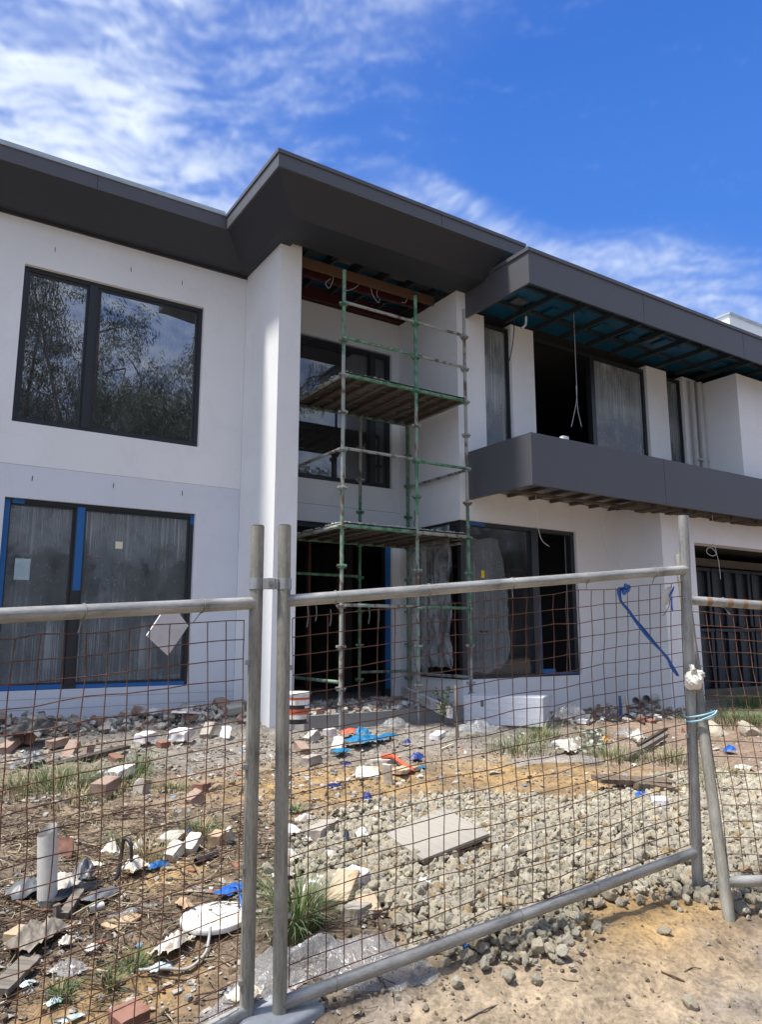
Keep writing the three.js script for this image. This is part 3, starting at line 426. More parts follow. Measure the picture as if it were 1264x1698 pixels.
// ---------------------------------------------------------------- scaffold
{
  const SX = [4.58, 5.74, 6.62], SF = -7.95, SB = -9.42;
  const sc = thing('scaffold_tower', 'paint spattered green steel scaffold tower standing in the entrance recess', 'scaffold', V(5.6, 0.36, -8.65));
  const green = [0.07, 0.24, 0.12], pale = [0.42, 0.44, 0.40], brown = [0.16, 0.11, 0.08], mint = [0.20, 0.38, 0.26];
  const flake = (seed, gr) => (x, y, z) => { const n = fbm(x * 26 + seed, y * 15 + z * 24, 4), m = fbm(x * 9 + seed * 2, y * 5 + z * 9, 3), g = gr(x, y, z); let c = mix3(m > 0.5 ? pale : brown, pale, sst(0.4, 0.6, n)); c = mix3(c, n > 0.5 ? mint : green, sst(0.3, 0.62, g + 1.3 * (n - 0.5) + 0.5 * (m - 0.5))); return c; };
  const rod = (n, a, b, seed, gr, r = 0.0242) => { const L = a.distanceTo(b), g = paintV(cyl(a, b, r, 12, Math.max(2, Math.round(L / 0.025))), flake(seed, gr)); return part(sc, n, g, M.vc); };
  const rosette = (x, y, z) => { const a = []; for (let k = 0; k < 4; k++) { const c = Math.cos(k * Math.PI / 2 + 0.3), s = Math.sin(k * Math.PI / 2 + 0.3); a.push(boxUV(new RoundedBoxGeometry(0.04, 0.03, 0.045, 1, 0.005).rotateY(-(k * Math.PI / 2 + 0.3)).translate(x + c * 0.042, y, z + s * 0.042))); a.push(boxUV(new THREE.BoxGeometry(0.03, 0.006, 0.05).rotateY(-(k * Math.PI / 2 + 0.3)).translate(x + c * 0.035, y - 0.028, z + s * 0.035))); } return join(a); };
  const stds = [[SX[0], SF, 6.3, (x, y) => (y > 5.1 ? 0.55 : y > 2.3 && y < 3.3 ? 0.5 : 0.05)], [SX[1], SF, 6.24, (x, y) => (y > 4.6 ? 0.95 : y > 3.1 && y < 3.9 ? 0.9 : 0.3)], [SX[2], SF, 6.26, (x, y) => (y < 3.3 && y > 1.4 ? 0.75 : 0.03)], [SX[1], SB, 4.86, (x, y) => (y < 3.6 ? 0.85 : 0.1)], [SX[2], SB, 4.86, () => 0.8], [SX[0], SB, 4.86, () => 0.5]];
  stds.forEach(([x, z, top, gr], i) => {
    const y0 = z === SF ? hgt(x, z) : 0.562, s = rod('standard', V(x, y0 + 0.35, z), V(x, top, z), i * 3.1, gr);
    part(sc, 'base_jack', [cyl(V(x, y0 + 0.01, z), V(x, y0 + 0.36, z), 0.017, 10), box(x - 0.07, x + 0.07, y0, y0 + 0.01, z - 0.07, z + 0.07), cyl(V(x, y0 + 0.31, z), V(x, y0 + 0.34, z), 0.04, 8)], M.galv);
    for (let k = 0; k < 12; k++) { const y = 0.88 + 0.495 * k; if (y > top - 0.1 || y < y0 + 0.3) continue; part(sc, 'coupler', paintV(rosette(x, y, z), flake(i * 7 + k, gr)), M.vc, s); }
    if (z === SB && i < 5) part(sc, 'base_plate', paintV(join([cyl(V(x, 2.93, z), V(x, 2.98, z), 0.05, 10, 1, 0.03)]), flake(i, () => 0.9)), M.vc, s);
  });
  const led = (a, b, y, z, seed, g) => { rod('ledger', V(a + 0.03, y, z), V(b - 0.03, y, z), seed, () => g, 0.021); };
  led(SX[0], SX[1], 5.85, SF, 1, 0.08); led(SX[1], SX[2], 5.85, SF, 2, 0.05);
  led(SX[0], SX[1], 5.36, SF, 3, 0.62); led(SX[1], SX[2], 5.36, SF, 4, 0.08);
  led(SX[0], SX[1], 3.87, SF, 5, -0.2); led(SX[1], SX[2], 3.85, SF, 6, 0.95);
  led(SX[0], SX[1], 1.88, SF, 7, 0.25); led(SX[1], SX[2], 1.88, SF, 8, 0.8);
  led(SX[0], SX[1], 2.38, SB, 9, 0.8); led(SX[1], SX[2], 0.98, SB, 10, 0.4);
  const tr = (x, y, seed, g) => rod('transom', V(x, y, SF - 0.03), V(x, y, SB + 0.03), seed, () => g, 0.021);
  tr(SX[0], 3.87, 20, 0.3); tr(SX[2], 3.83, 21, 0.05); tr(SX[0], 0.95, 22, 0.5); tr(SX[2], 0.95, 23, 0.05); tr(SX[2], 2.8, 24, 0.0);
  for (const [y, s] of [[4.85, 30], [2.87, 60]]) {
    rod('deck_ledger', V(SX[0] + 0.03, y, SF), V(SX[1] - 0.03, y, SF), s, () => 0.8, 0.026); rod('deck_ledger', V(SX[1] + 0.03, y, SF), V(SX[2] - 0.03, y, SF), s + 1, () => (y > 4 ? 0.75 : 0.25), 0.026);
    rod('deck_ledger', V(SX[0] + 0.03, y, SB), V(SX[2] - 0.03, y, SB), s + 2, () => 0.6, 0.026); rod('transom', V(SX[0], y, SF), V(SX[0], y, SB), s + 3, () => 0.25, 0.024); rod('transom', V(SX[2], y, SF), V(SX[2], y, SB), s + 4, () => 0.25, 0.024);
    const edges = [[SX[0] + 0.03, 5, 0.222], [SX[1] + 0.03, 4, 0.206]]; let k = 0;
    for (const [x0, n, w] of edges) for (let i = 0; i < n; i++, k++) {
      const a = x0 + i * w + 0.004, b = a + w - 0.010, dy = 0.004 * h2(k, s), t = y + 0.035 + dy, g = [box(a, b, t, t + 0.004, SB - 0.02, SF + 0.02), box(a, a + 0.005, t - 0.055, t, SB - 0.02, SF + 0.02), box(b - 0.005, b, t - 0.055, t, SB - 0.02, SF + 0.02), box(a + 0.005, a + 0.022, t - 0.056, t - 0.051, SB - 0.02, SF + 0.02), box(b - 0.022, b - 0.005, t - 0.056, t - 0.051, SB - 0.02, SF + 0.02)];
      for (const zz of [-8.3, -8.68, -9.06]) g.push(box(a + 0.006, b - 0.006, t - 0.03, t - 0.002, zz, zz + 0.03));
      const base = k % 4 === 2 ? [0.22, 0.20, 0.18] : k % 3 === 0 ? [0.13, 0.11, 0.095] : [0.17, 0.145, 0.12];
      part(sc, 'deck_plank', paintV(join(g), (x, yy, z) => { const q = fbm(x * 7 + k, z * 5, 4); return base.map((c) => c * (0.55 + 0.9 * q)); }), M.vc);
    }
    // dried mortar crumbs on the deck edge
    const cr = []; for (let i = 0; i < 260; i++) { const e = h2(i, s) < 0.6, x = SX[0] + (SX[2] - SX[0]) * h2(i, s + 1), z = e ? SF + 0.0 - 0.12 * h2(i, s + 2) : SF - 1.4 * h2(i, s + 3), r = 0.006 + 0.016 * h2(i, s + 4); cr.push(new THREE.IcosahedronGeometry(r, 0).scale(1.6, 0.8, 1).rotateY(i).translate(e ? x : SX[0] + 0.09 * h2(i, s + 6), y + 0.044 + r * 0.3, z)); }
    const o = part(sc, 'mortar_crumbs', cr.map((g) => boxUV(g)), M.concrete); o.userData.kind = 'stuff';
  }
}
// ---------------------------------------------------------------- fence panels
function panel(label, pos, posts, TL, TR, BL, BR, ncol, nrow, seed, opts = {}) {
  const f = thing('temporary_fence', label, 'fence', pos), at = (s, t) => { const a = TL.clone().lerp(TR, s), b = BL.clone().lerp(BR, s); return a.lerp(b, t); };
  posts.forEach(([a, b, m]) => { const g = [cyl(a, b, 0.0265, 20)]; const q = part(f, 'post', g, m || M.galvdark); part(f, 'post_end', new THREE.CylinderGeometry(0.0235, 0.0235, 0.002, 18).translate(b.x, b.y + 0.002, b.z), M.hole, q); });
  part(f, 'rail', cyl(TL, TR, 0.0245, 18), opts.rail || M.galv); part(f, 'rail', cyl(BL, BR, 0.0245, 18), M.galv);
  const n = TR.clone().sub(TL).cross(V(0, 1, 0)).normalize(), ed = opts.edge ?? 0.035, top = opts.top ?? 0.045, bot = opts.bot ?? 0.03;
  const P = (s, t) => { const ss = mix(ed / TL.distanceTo(TR), 1 - ed / TL.distanceTo(TR), s), tt = mix(top, 1 - bot, t); const p = at(ss, tt), e = Math.sin(Math.PI * Math.min(1, s)) * 0.6 + 0.4; p.addScaledVector(n, 0.06 * (fbm(s * 5 + seed, t * 4, 2) - 0.5) * e); p.y += (0.042 * (fbm(s * 6 + seed * 2, t * 5 + 7, 2) - 0.5) + 0.012 * (fbm(s * 28 + seed, t * 18, 2) - 0.5)) * e; p.addScaledVector(TR.clone().sub(TL).normalize(), 0.03 * (fbm(s * 7 + 3, t * 6 + seed, 2) - 0.5) * e); return p; };
  const zig = (pts) => { const g = []; for (let i = 0; i < pts.length - 1; i++) g.push(cyl(pts[i], pts[i + 1], 0.0021, 5)); return g; };
  for (let i = 0; i <= ncol; i++) { const a = []; for (let j = 0; j <= nrow; j++) a.push(P(i / ncol, j / nrow)); part(f, 'wire', zig(a), M.wire); }
  for (let j = 0; j <= nrow; j++) { const a = []; for (let i = 0; i <= ncol; i++) a.push(P(i / ncol, j / nrow).addScaledVector(n, 0.004)); part(f, 'wire', zig(a), M.wire); }
  for (let k = 0; k < 9; k++) { const s = (k % 5 + 0.5) / 5, t = k < 5 ? 0 : 1, a = at(s, t), p = P(s, t); part(f, 'wire_tie', [boxUV(new THREE.TorusGeometry(0.027, 0.002, 5, 14).rotateY(Math.PI / 2 - Math.atan2(TR.z - TL.z, TR.x - TL.x)).translate(a.x, a.y, a.z)), cyl(a.clone().add(V(0, t ? 0.02 : -0.02, 0)), p, 0.002, 5)], M.galv); }
  for (const [s, t] of opts.tabs || []) { const a = at(s, t); part(f, 'mesh_tab', boxUV(new RoundedBoxGeometry(0.018, 0.02, 0.018, 1, 0.003).translate(a.x, a.y, a.z)), M.clampm); }
  return { f, at, P, n };
}
const mkP = {};
{
  const lp = [V(1.19, 0.06, -2.725), V(1.185, 1.936, -2.735)];
  const Lrt = V(1.17, 1.628, -2.733), Lrb = V(1.18, 0.165, -2.722), dl = V(-0.9855, -0.0714, 0.1697).multiplyScalar(2.2);
  mkP.L = panel('rusty mesh fence panel on the left with grey pipe frame', V(1.19, 0.06, -2.725), [[lp[0], lp[1]], [V(-0.99, -0.1, -2.35), V(-0.99, 1.78, -2.35)]], Lrt.clone().add(dl), Lrt, Lrb.clone().add(dl), Lrb, 28, 18, 3.3, { tabs: [[0.992, 0.155], [0.992, 0.66], [0.992, 0.42], [0.992, 0.93]] });
  mkP.M = panel('middle mesh fence panel sloping up between the paired posts and the tied post', V(1.3, 0.1, -2.68), [[V(1.297, 0.06, -2.672), V(1.283, 1.94, -2.692)], [V(3.41, 0.30, -2.40), V(3.437, 2.127, -2.36), M.galv]], V(1.285, 1.637, -2.687), V(3.43, 1.841, -2.362), V(1.3, 0.183, -2.67), V(3.41, 0.453, -2.40), 28, 18, 8.7, { tabs: [[0.012, 0.18], [0.012, 0.5], [0.012, 0.8], [0.988, 0.1], [0.988, 0.6]] });
  const bt = atD(1127, 921, 4.40), bb = spot(1210, 1524), ax = bt.clone().sub(bb), up = (k) => bb.clone().addScaledVector(ax, k), dr = V(0.905, -0.06, 0.42).multiplyScalar(2.2);
  const r0 = up(0.855), r1 = up(0.085);
  mkP.R = panel('right hand mesh fence panel with leaning end post and rust stained rail', bb.clone(), [[bb.clone().addScaledVector(ax, -0.03), bt, M.galvdark], [up(-0.02).add(dr), up(0.98).add(dr)]], r0, r0.clone().add(dr), r1, r1.clone().add(dr.clone().setY(-0.02)), 28, 17, 5.1, {});
  for (const s of [0.06, 0.115, 0.155, 0.20, 0.26]) { const hw = 0.003 + 0.004 * h2(Math.round(s * 1000), 3), a = mkP.R.at(s - hw, 0), b = mkP.R.at(s + hw, 0); part(mkP.R.f, 'rust_stain', cyl(a, b, 0.0249, 18, 1, 0.0249, true), M.brickrust || mat('brickrust', { color: [0.33, 0.21, 0.12], roughness: 0.9, map: grainT })); }
  // clamp joining the two posts
  const c = thing('fence_clamp', 'galvanised bolted clamp joining the two adjacent fence posts', 'clamp', V(1.235, 1.69, -2.70));
  const yc = 1.705, A = V(1.186, yc, -2.733), B = V(1.286, yc, -2.690), d = B.clone().sub(A).normalize(), nn = V(-d.z, 0, d.x), ang = -Math.atan2(d.z, d.x);
  for (const p of [A, B]) part(c, 'strap', cyl(p.clone().add(V(0, -0.022, 0)), p.clone().add(V(0, 0.022, 0)), 0.0295, 20), M.clampm);
  const mid = A.clone().add(B).multiplyScalar(0.5);
  part(c, 'plate', [boxUV(new RoundedBoxGeometry(0.06, 0.044, 0.008, 1, 0.002).rotateY(ang).translate(mid.x + nn.x * 0.022, yc, mid.z + nn.z * 0.022)), boxUV(new RoundedBoxGeometry(0.034, 0.046, 0.012, 1, 0.003).rotateY(ang).translate(mid.x + nn.x * 0.03, yc, mid.z + nn.z * 0.03))], M.clampm);
  part(c, 'bolt', cyl(mid.clone().addScaledVector(nn, 0.03), mid.clone().addScaledVector(nn, 0.048), 0.010, 6), M.galvdark);
  // concrete foot
  const q = V(1.25, hgt(1.25, -2.68), -2.66);
  item('concrete_block', 'pale grey concrete block foot under the paired fence posts', 'fence foot', rbox(0.30, 0.11, 0.22, 0.02), mat('footm', { color: [0.40, 0.43, 0.46], map: grainT, roughness: 0.9 }), V(1.30, q.y + 0.0, -2.70), [0, 0.3, 0]);
  // white card on the left panel
  const s = new THREE.Shape([[-0.093, -0.015], [-0.03, 0.075], [0.03, 0.078], [0.083, 0.022], [0.0, -0.088]].map((p) => new THREE.Vector2(...p)));
  const cg = boxUV(new THREE.ExtrudeGeometry(s, { depth: 0.006, bevelEnabled: false })), cp = atD(279, 1047, 2.92);
  item('foam_card', 'white diamond shaped foam card hanging on the left fence panel', 'card', cg, M.foampack, cp, [0, Math.atan2(-0.17, 0.985) * -1 + 0.1, 0]);
  // blue ribbon, torn plastic tag, rag, rope
  const onM = (u, v) => { const D = mix(2.976, 4.17, sst(470, 1140, 470 + (u - 470))), dd = pixDir(u, v); // meets the panel plane
    const a = V(1.285, 0, -2.687), e = V(3.43, 0, -2.362).sub(a), nr = V(e.z, 0, -e.x), t = nr.dot(a.clone().sub(EYE)) / nr.dot(dd); return EYE.clone().addScaledVector(dd, t - 0.012); };
  const rb = [[1040, 975], [1028, 978], [1030, 994], [1042, 1012], [1062, 1038], [1085, 1066], [1103, 1085], [1113, 1102], [1125, 1121]].map(([u, v]) => onM(u, v)), wv = [0.012, 0.018, 0.02, 0.022, 0.016, 0.014, 0.022, 0.028, 0.004];
  { const pos = [], N = 60, cv = new THREE.CatmullRomCurve3(rb); const idx = [];
    for (let i = 0; i <= N; i++) { const t = i / N, p = cv.getPoint(t), tg = cv.getTangent(t), side = tg.clone().cross(mkP.M.n).normalize(), k = t * 8, w = mix(wv[Math.floor(k)], wv[Math.min(8, Math.floor(k) + 1)], k % 1); for (let j = 0; j < 5; j++) { const q = p.clone().addScaledVector(side, (j / 4 - 0.5) * w).addScaledVector(mkP.M.n, 0.008 * Math.sin(j * 2.4 + t * 14)); pos.push(q.x - rb[0].x, q.y - rb[0].y, q.z - rb[0].z); } }
    for (let i = 0; i < N; i++) for (let j = 0; j < 4; j++) { const a = i * 5 + j; idx.push(a, a + 1, a + 5, a + 1, a + 6, a + 5); }
    const g = new THREE.BufferGeometry(); g.setAttribute('position', new THREE.Float32BufferAttribute(pos, 3)); g.setIndex(idx); g.computeVertexNormals();
    const k1 = new THREE.TorusKnotGeometry(0.012, 0.007, 40, 6, 2, 3).translate(0.0, 0.0, 0.0);
    item('plastic_ribbon', 'blue plastic ribbon knotted to the middle panel and pulled diagonally down', 'ribbon', [boxUV(g), boxUV(k1), boxUV(new THREE.SphereGeometry(0.013, 8, 6).scale(1, 1.3, 0.8).translate(-0.02, -0.02, 0))], M.blueband, rb[0]); }
  { const p = onM(1108, 992), t = thing('plastic_tag', 'torn white plastic tag with blue strokes wired to the middle panel', 'tag', p);
    const sh = new THREE.Shape([[-0.055, 0.015], [0.0, 0.07], [0.03, 0.075], [0.045, 0.03], [0.0, -0.035], [-0.04, -0.05]].map((q) => new THREE.Vector2(q[0] * 0.8, q[1] * 0.8))); const g = boxUV(new THREE.ExtrudeGeometry(sh, { depth: 0.002, bevelEnabled: false }).rotateY(-0.15)); part(t, 'sheet', g, M.paper, t, false);
    for (let i = 0; i < 4; i++) part(t, 'stroke', boxUV(new THREE.BoxGeometry(0.005, 0.03, 0.004).rotateZ(-0.5).translate(0.012 + i * 0.009, 0.02 + i * 0.009, 0.008)), M.blueband, t, false);
    part(t, 'cable_tie', tube([V(0.01, 0.0, 0.01), V(-0.01, -0.04, 0.012), V(-0.04, -0.075, 0.01), V(-0.062, -0.09, 0.01)], 0.002, 14, 5), M.black, t, false); part(t, 'blue_tail', tube([V(0.018, 0.01, 0.012), V(0.014, -0.03, 0.012), V(0.017, -0.065, 0.012)], 0.004, 10, 5), M.blueband, t, false); }
  { const p = atD(1150, 1129, 4.13), g = new THREE.IcosahedronGeometry(0.036, 4), q = g.attributes.position; for (let i = 0; i < q.count; i++) { const v = V(q.getX(i), q.getY(i), q.getZ(i)), k = 0.72 + 0.6 * (1 - Math.abs(2 * fbm(v.x * 40 + 4, v.y * 40 + v.z * 35, 3) - 1)); q.setXYZ(i, v.x * k * 1.1, v.y * k * 1.15, v.z * k); } g.computeVertexNormals();
    item('rag', 'off white rag knotted round the tied fence post', 'rag', [boxUV(g), boxUV(crumple(0.06, 0.04, 0.03, 3, 8).rotateX(1.2).translate(0.035, 0.03, 0.01)), boxUV(crumple(0.05, 0.05, 0.03, 6, 8).rotateX(1.4).translate(-0.015, 0.055, 0.0))], M.rag, p);
    const loop = [], c0 = atD(1162, 1185, 4.17); for (let i = 0; i <= 40; i++) { const a = i / 40 * 4 * Math.PI + 2.6, e = i / 40; loop.push(c0.clone().addScaledVector(RT, 0.072 * Math.cos(a)).addScaledVector(FH, 0.05 * Math.sin(a)).add(V(0, 0.012 - 0.045 * e + 0.02 * Math.cos(a), 0))); }
    loop.unshift(atD(1131, 1176, 4.10)); loop.push(atD(1186, 1184, 4.1), atD(1190, 1178, 4.11));
    item('rope', 'light blue rope looped round the tied post and the leaning post', 'rope', tube(loop.map((q) => q.clone().sub(c0)), 0.0045, 130, 6), M.rope, c0); }
}
// ---------------------------------------------------------------- garage contents
{
  const z0 = -9.0, names = ['leftmost', 'second', 'third', 'fourth', 'rightmost'];
  for (let r = 0; r < 2; r++) for (let i = 0; i < 5; i++) {
    const x0 = 10.95 + i * 1.42, w = 1.4, y0 = 0.48 + r * 1.21, h = 1.19;
    const c = thing('crate', `${r ? 'upper' : 'lower'} ${names[i]} dark navy ribbed crate wrapped in plastic inside the garage`, 'crate', V(x0 + w / 2, y0, z0), 'wrapped crates stacked in the garage');
    part(c, 'body', box(x0 + 0.02, x0 + w - 0.02, y0, y0 + h - 0.03, z0 - 0.9, z0), M.navy);
    for (let k = 0; k < 4; k++) part(c, 'rib', boxUV(new RoundedBoxGeometry(0.10, h - 0.02, 0.07, 1, 0.01).translate(x0 + 0.07 + k * 0.42, y0 + h / 2, z0 + 0.037)), M.navy2);
    part(c, 'rim', boxUV(new RoundedBoxGeometry(w, 0.07, 0.10, 1, 0.012).translate(x0 + w / 2, y0 + h - 0.05, z0 + 0.04)), M.navy2);
    for (let k = 0; k < 3; k++) { const g = new THREE.PlaneGeometry(0.31, h - 0.16, 6, 10), p = g.attributes.position; for (let n = 0; n < p.count; n++) p.setZ(n, 0.02 * fbm(p.getX(n) * 9 + k + i * 4, p.getY(n) * 7 + r * 9, 3)); g.computeVertexNormals(); part(c, 'stretch_wrap', g.translate(x0 + 0.28 + k * 0.42, y0 + h / 2 - 0.03, z0 + 0.012), M.film2, c); }
  }
  item('concrete_lintel_block', 'long rough grey cover lying along the top of the garage crates', 'cover', box(-2.2, 5.0, 0, 0.15, -0.5, 0.09), mat('cover', { color: [0.20, 0.19, 0.18], roughness: 0.95, map: grainT, bumpMap: soilB, bumpScale: 0.02 }), V(13.1, 2.90, z0));
  item('pallet_base', 'low timber skid under the garage crates', 'skid', [box(-2.2, 5, 0, 0.03, -0.9, 0), box(-2.2, 5, 0.03, 0.11, -0.06, 0), box(-2.2, 5, 0.03, 0.11, -0.5, -0.42)], M.greywood, V(13.1, 0.365, z0 + 0.06));
}
// ---------------------------------------------------------------- loose things on the ground
const cored = (() => { const s = new THREE.Shape([[-0.115, -0.055], [0.115, -0.055], [0.115, 0.055], [-0.115, 0.055]].map((p) => new THREE.Vector2(...p))); for (const x of [-0.075, -0.025, 0.025, 0.075]) for (const y of [-0.022, 0.022]) { const h = new THREE.Path(); h.absarc(x, y, 0.014, 0, 6.283, true); s.holes.push(h); } return boxUV(new THREE.ExtrudeGeometry(s, { depth: 0.076, bevelEnabled: true, bevelSize: 0.003, bevelThickness: 0.003, bevelSegments: 1, curveSegments: 8 }).rotateX(-Math.PI / 2)); })();
const half = (() => { const g = rbox(0.12, 0.072, 0.108, 0.006).translate(0, 0.036, 0); const p = g.attributes.position; for (let i = 0; i < p.count; i++) if (p.getX(i) > 0.03) p.setX(i, p.getX(i) + 0.03 * (fbm(p.getY(i) * 40, p.getZ(i) * 40, 2) - 0.5)); g.computeVertexNormals(); return g; })();
const solid = rbox(0.23, 0.072, 0.108, 0.006).translate(0, 0.036, 0);
function chipBox(w, h, d, seed) {
  const g = new THREE.BoxGeometry(w, h, d, 10, 4, 7).translate(0, h / 2, 0), p = g.attributes.position, r = rng(seed * 31 + 7), m = Math.min(w, d), pl = [];
  for (let i = 0; i < 5; i++) { const n = V((r() < 0.5 ? -1 : 1) * (0.4 + r()), (r() < 0.7 ? 1 : -1) * r() * 1.2, (r() < 0.5 ? -1 : 1) * (0.4 + r())).normalize(), c = V(Math.sign(n.x) * w / 2, n.y > 0 ? h : 0, Math.sign(n.z) * d / 2); pl.push([n, n.dot(c) - m * (0.03 + 0.2 * r() * r())]); }
  for (let i = 0; i < p.count; i++) { const v = V(p.getX(i), p.getY(i), p.getZ(i)); for (const [n, k] of pl) { const e = v.dot(n) - k; if (e > 0) v.addScaledVector(n, -e); } const q = Math.min(0.012, 0.06 * m); v.x += q * (fbm(v.y * 30 + seed, v.z * 30, 3) - 0.5) * 2; v.z += q * (fbm(v.x * 30 + seed, v.y * 30 + 4, 3) - 0.5) * 2; v.y += Math.min(q, h * 0.12) * (fbm(v.x * 26 + seed, v.z * 26, 3) - 0.5) * 2; p.setXYZ(i, v.x, v.y, v.z); }
  return boxUV(toCreasedNormals(g, 0.6));
}
const put = (n, label, cat, g, m, u, v, rot = [0, 0, 0], lift = 0, group) => item(n, label, cat, g, m, spot(u, v, lift), rot, group);
// bricks
for (const [u, v, g, m, ry, rz, lift, lab] of [
  [570, 1492, cored, 'bricktan', 0.75, 0.34, 0.02, 'tan cored brick tilted on white foam by the big grass tuft'],
  [590, 1522, half, 'brickgrey', 0.4, 0, 0, 'small grey half brick in front of the tan cored brick'],
  [608, 1512, half, 'bricktan', 1.3, 0.3, 0, 'small beige brick end right of the grey half brick'],
  [214, 1700, half, 'brickred', 0.25, 0.06, 0, 'dark red brick at the bottom edge left of the paired posts'],
  [173, 1322, cored, 'brickpink', 0.9, 0, 0.06, 'cored pinkish brick standing on end showing four dark holes'],
  [240, 1316, half, 'brickgrey', 0.5, 1.4, 0.06, 'grey brick end standing upright by the white foam slab'],
  [334, 1312, half, 'brickred', 0.75, 0, 0, 'bright red half brick alone on grey soil'],
  [325, 1328, half, 'brickpink', 0.2, 0.5, 0, 'dull broken brick just below the bright red half brick'],
  [345, 1222, cored, 'brickgrey', 0.9, 0.55, 0.05, 'grey cored brick leaning on the wall rubble by the foam slabs'],
  [270, 1238, half, 'brickred', 0.3, 0, 0, 'red brick end left of the large foam slab'],
  [152, 1252, half, 'brickpink', 0.15, 1.5, 0.06, 'upright pink brick end in the middle of the wall rubble'],
  [15, 1248, solid, 'brickpink', 0.9, 0.35, 0.04, 'pale pink brick tilted at the left edge of the wall rubble'],
  [28, 1238, half, 'brickred', 1.5, 0.8, 0.05, 'orange red broken brick near the left edge of the rubble'],
  [50, 1236, half, 'brickred', 0.7, 1.1, 0.06, 'second orange red broken brick right of the first in the rubble'],
  [95, 1240, solid, 'brickpink', 0.5, 0.1, 0.03, 'brown pink brick lying flat under the grey rubble block'],
  [118, 1250, solid, 'brickpink', 1.0, 0.6, 0.02, 'reddish wedge of brick left of the upright brick end'],
  [190, 1262, half, 'brickred', 1.9, 0.3, 0, 'small rounded red brick lump right of the upright brick end'],
  [516, 1268, solid, 'brickgrey', 0.5, 0.05, 0.02, 'grey brown brick lying right of the paired posts below the porch'],
  [500, 1250, solid, 'brickpink', 1.4, 0.3, 0.03, 'pinkish brick behind the grey brown brick below the porch'],
  [470, 1298, half, 'brickgrey', 0.7, 0.2, 0, 'dark grey block fragment touching the right fence post at ground level'],
  [535, 1390, solid, 'brickgrey', 0.55, 0.1, 0.02, 'grey brick half buried among white plaster scraps'],
  [1065, 1196, solid, 'brickred', 0.5, 0, 0, 'red brick near the garage pier'], [1080, 1200, half, 'brickred', 1.2, 0.2, 0, 'red half brick beside the red brick near the garage pier'],
  [1140, 1215, half, 'brickred', 0.9, 0.3, 0, 'red brown brick piece left of the tied post'],
  [105, 1413, half, 'brickred', 1.3, 1.2, 0.03, 'orange brick shard right of the white standpipe'],
]) put('brick', lab, 'brick', g === solid ? chipBox(0.22, 0.072, 0.105, u) : g === half ? chipBox(0.115, 0.07, 0.1, u + 1) : g, M[m], u, v, [0.25 * (h2(u, v) - 0.5), ry, rz], lift - 0.016);
// foam and timber blocks
const fb = (u, v, w, h, d, ry, rz, lift, lab, m = M.foam, n = 'foam_slab', c = 'foam slab') => put(n, lab, c, chipBox(w * 0.76, h * 0.8, d * 0.76, u + v), m, u, v, [0.12 * (h2(u, v) - 0.5), ry, rz], lift - 0.012);
fb(300, 1232, 0.34, 0.11, 0.26, 0.75, 0.05, 0.06, 'large lavender white foam slab on the rubble left of the paired posts');
fb(240, 1236, 0.24, 0.09, 0.2, 0.6, 0.08, 0.06, 'white foam slab left of the large slab on the rubble');
fb(308, 1212, 0.44, 0.03, 0.3, 0.6, -0.1, 0.1, 'thin white foam sheet behind the large slab against the wall');
fb(252, 1210, 0.2, 0.04, 0.2, 0.5, 0.1, 0.1, 'small white foam sheet standing against the wall');
fb(375, 1222, 0.2, 0.03, 0.16, 0.8, 1.0, 0.05, 'white foam scrap propped upright right of the cored brick');
fb(200, 1292, 0.34, 0.08, 0.16, 0.72, 0.1, 0.03, 'white foam slab among weeds left of the upright grey brick');
fb(165, 1290, 0.16, 0.05, 0.1, -0.3, 0.5, 0.02, 'broken white foam scrap touching the weeds slab');
fb(206, 1318, 0.16, 0.02, 0.04, 0.1, 0, 0.01, 'narrow white strip right of the cored brick in the weeds');
fb(536, 1476, 0.28, 0.07, 0.2, 0.5, 0.12, 0.0, 'white foam board with pink tint behind the tan cored brick');
fb(585, 1476, 0.22, 0.11, 0.17, 0.35, 0.05, 0.01, 'thick cream foam block right of the tan cored brick');
fb(707, 1466, 0.17, 0.06, 0.08, 0.8, 0.05, 0.01, 'small white foam block with pink mark below the plywood sheet');
fb(1040, 1462, 0.16, 0.05, 0.05, 0.55, 0, 0.02, 'white foam stick above the bottom rail on gravel');
fb(1095, 1340, 0.24, 0.06, 0.13, 0.7, 0, 0.03, 'white block on the gravel right of the brown planks');
fb(548, 1222, 0.16, 0.13, 0.14, 0.3, 0.1, 0, 'white foam cube in front of the porch step');
fb(726, 1224, 0.38, 0.06, 0.14, 0.62, 0.03, 0.02, 'white foam strip lying before the weed below the side wall');
{ const a = atY(668, 1160, 0.57), b = atY(748, 1182, 0.57), c = a.clone().add(b).multiplyScalar(0.5); item('foam_slab', 'long white offcut lying on the porch slab along the side wall', 'foam slab', chipBox(a.distanceTo(b), 0.13, 0.05, 61), M.foam, c, [0.1, Math.atan2(-(b.z - a.z), b.x - a.x), 0.03]); }
fb(930, 1238, 0.3, 0.04, 0.18, 0.5, 0, 0.02, 'white polystyrene scrap on weeds right of the wrapped foam pack');
fb(968, 1200, 0.26, 0.06, 0.16, 0.5, 0, 0.02, 'white flat scrap by the corner of the wall');
fb(1042, 1200, 0.14, 0.06, 0.1, 0.2, 0.1, 0.02, 'small white lump under the drain outlets');
fb(318, 1412, 0.20, 0.06, 0.10, 0.85, 0.35, 0.05, 'pale squared offcut lying tilted left of the paired posts', M.board, 'timber_offcut', 'offcut');
fb(290, 1422, 0.14, 0.07, 0.10, 0.6, 0.45, 0.02, 'cream block of board left of the tilted pale offcut', M.board, 'timber_offcut', 'offcut');
fb(362, 1402, 0.13, 0.09, 0.10, 0.7, 0.2, 0.02, 'tan block nearest the paired posts among twigs', M.cardboard, 'timber_offcut', 'offcut');
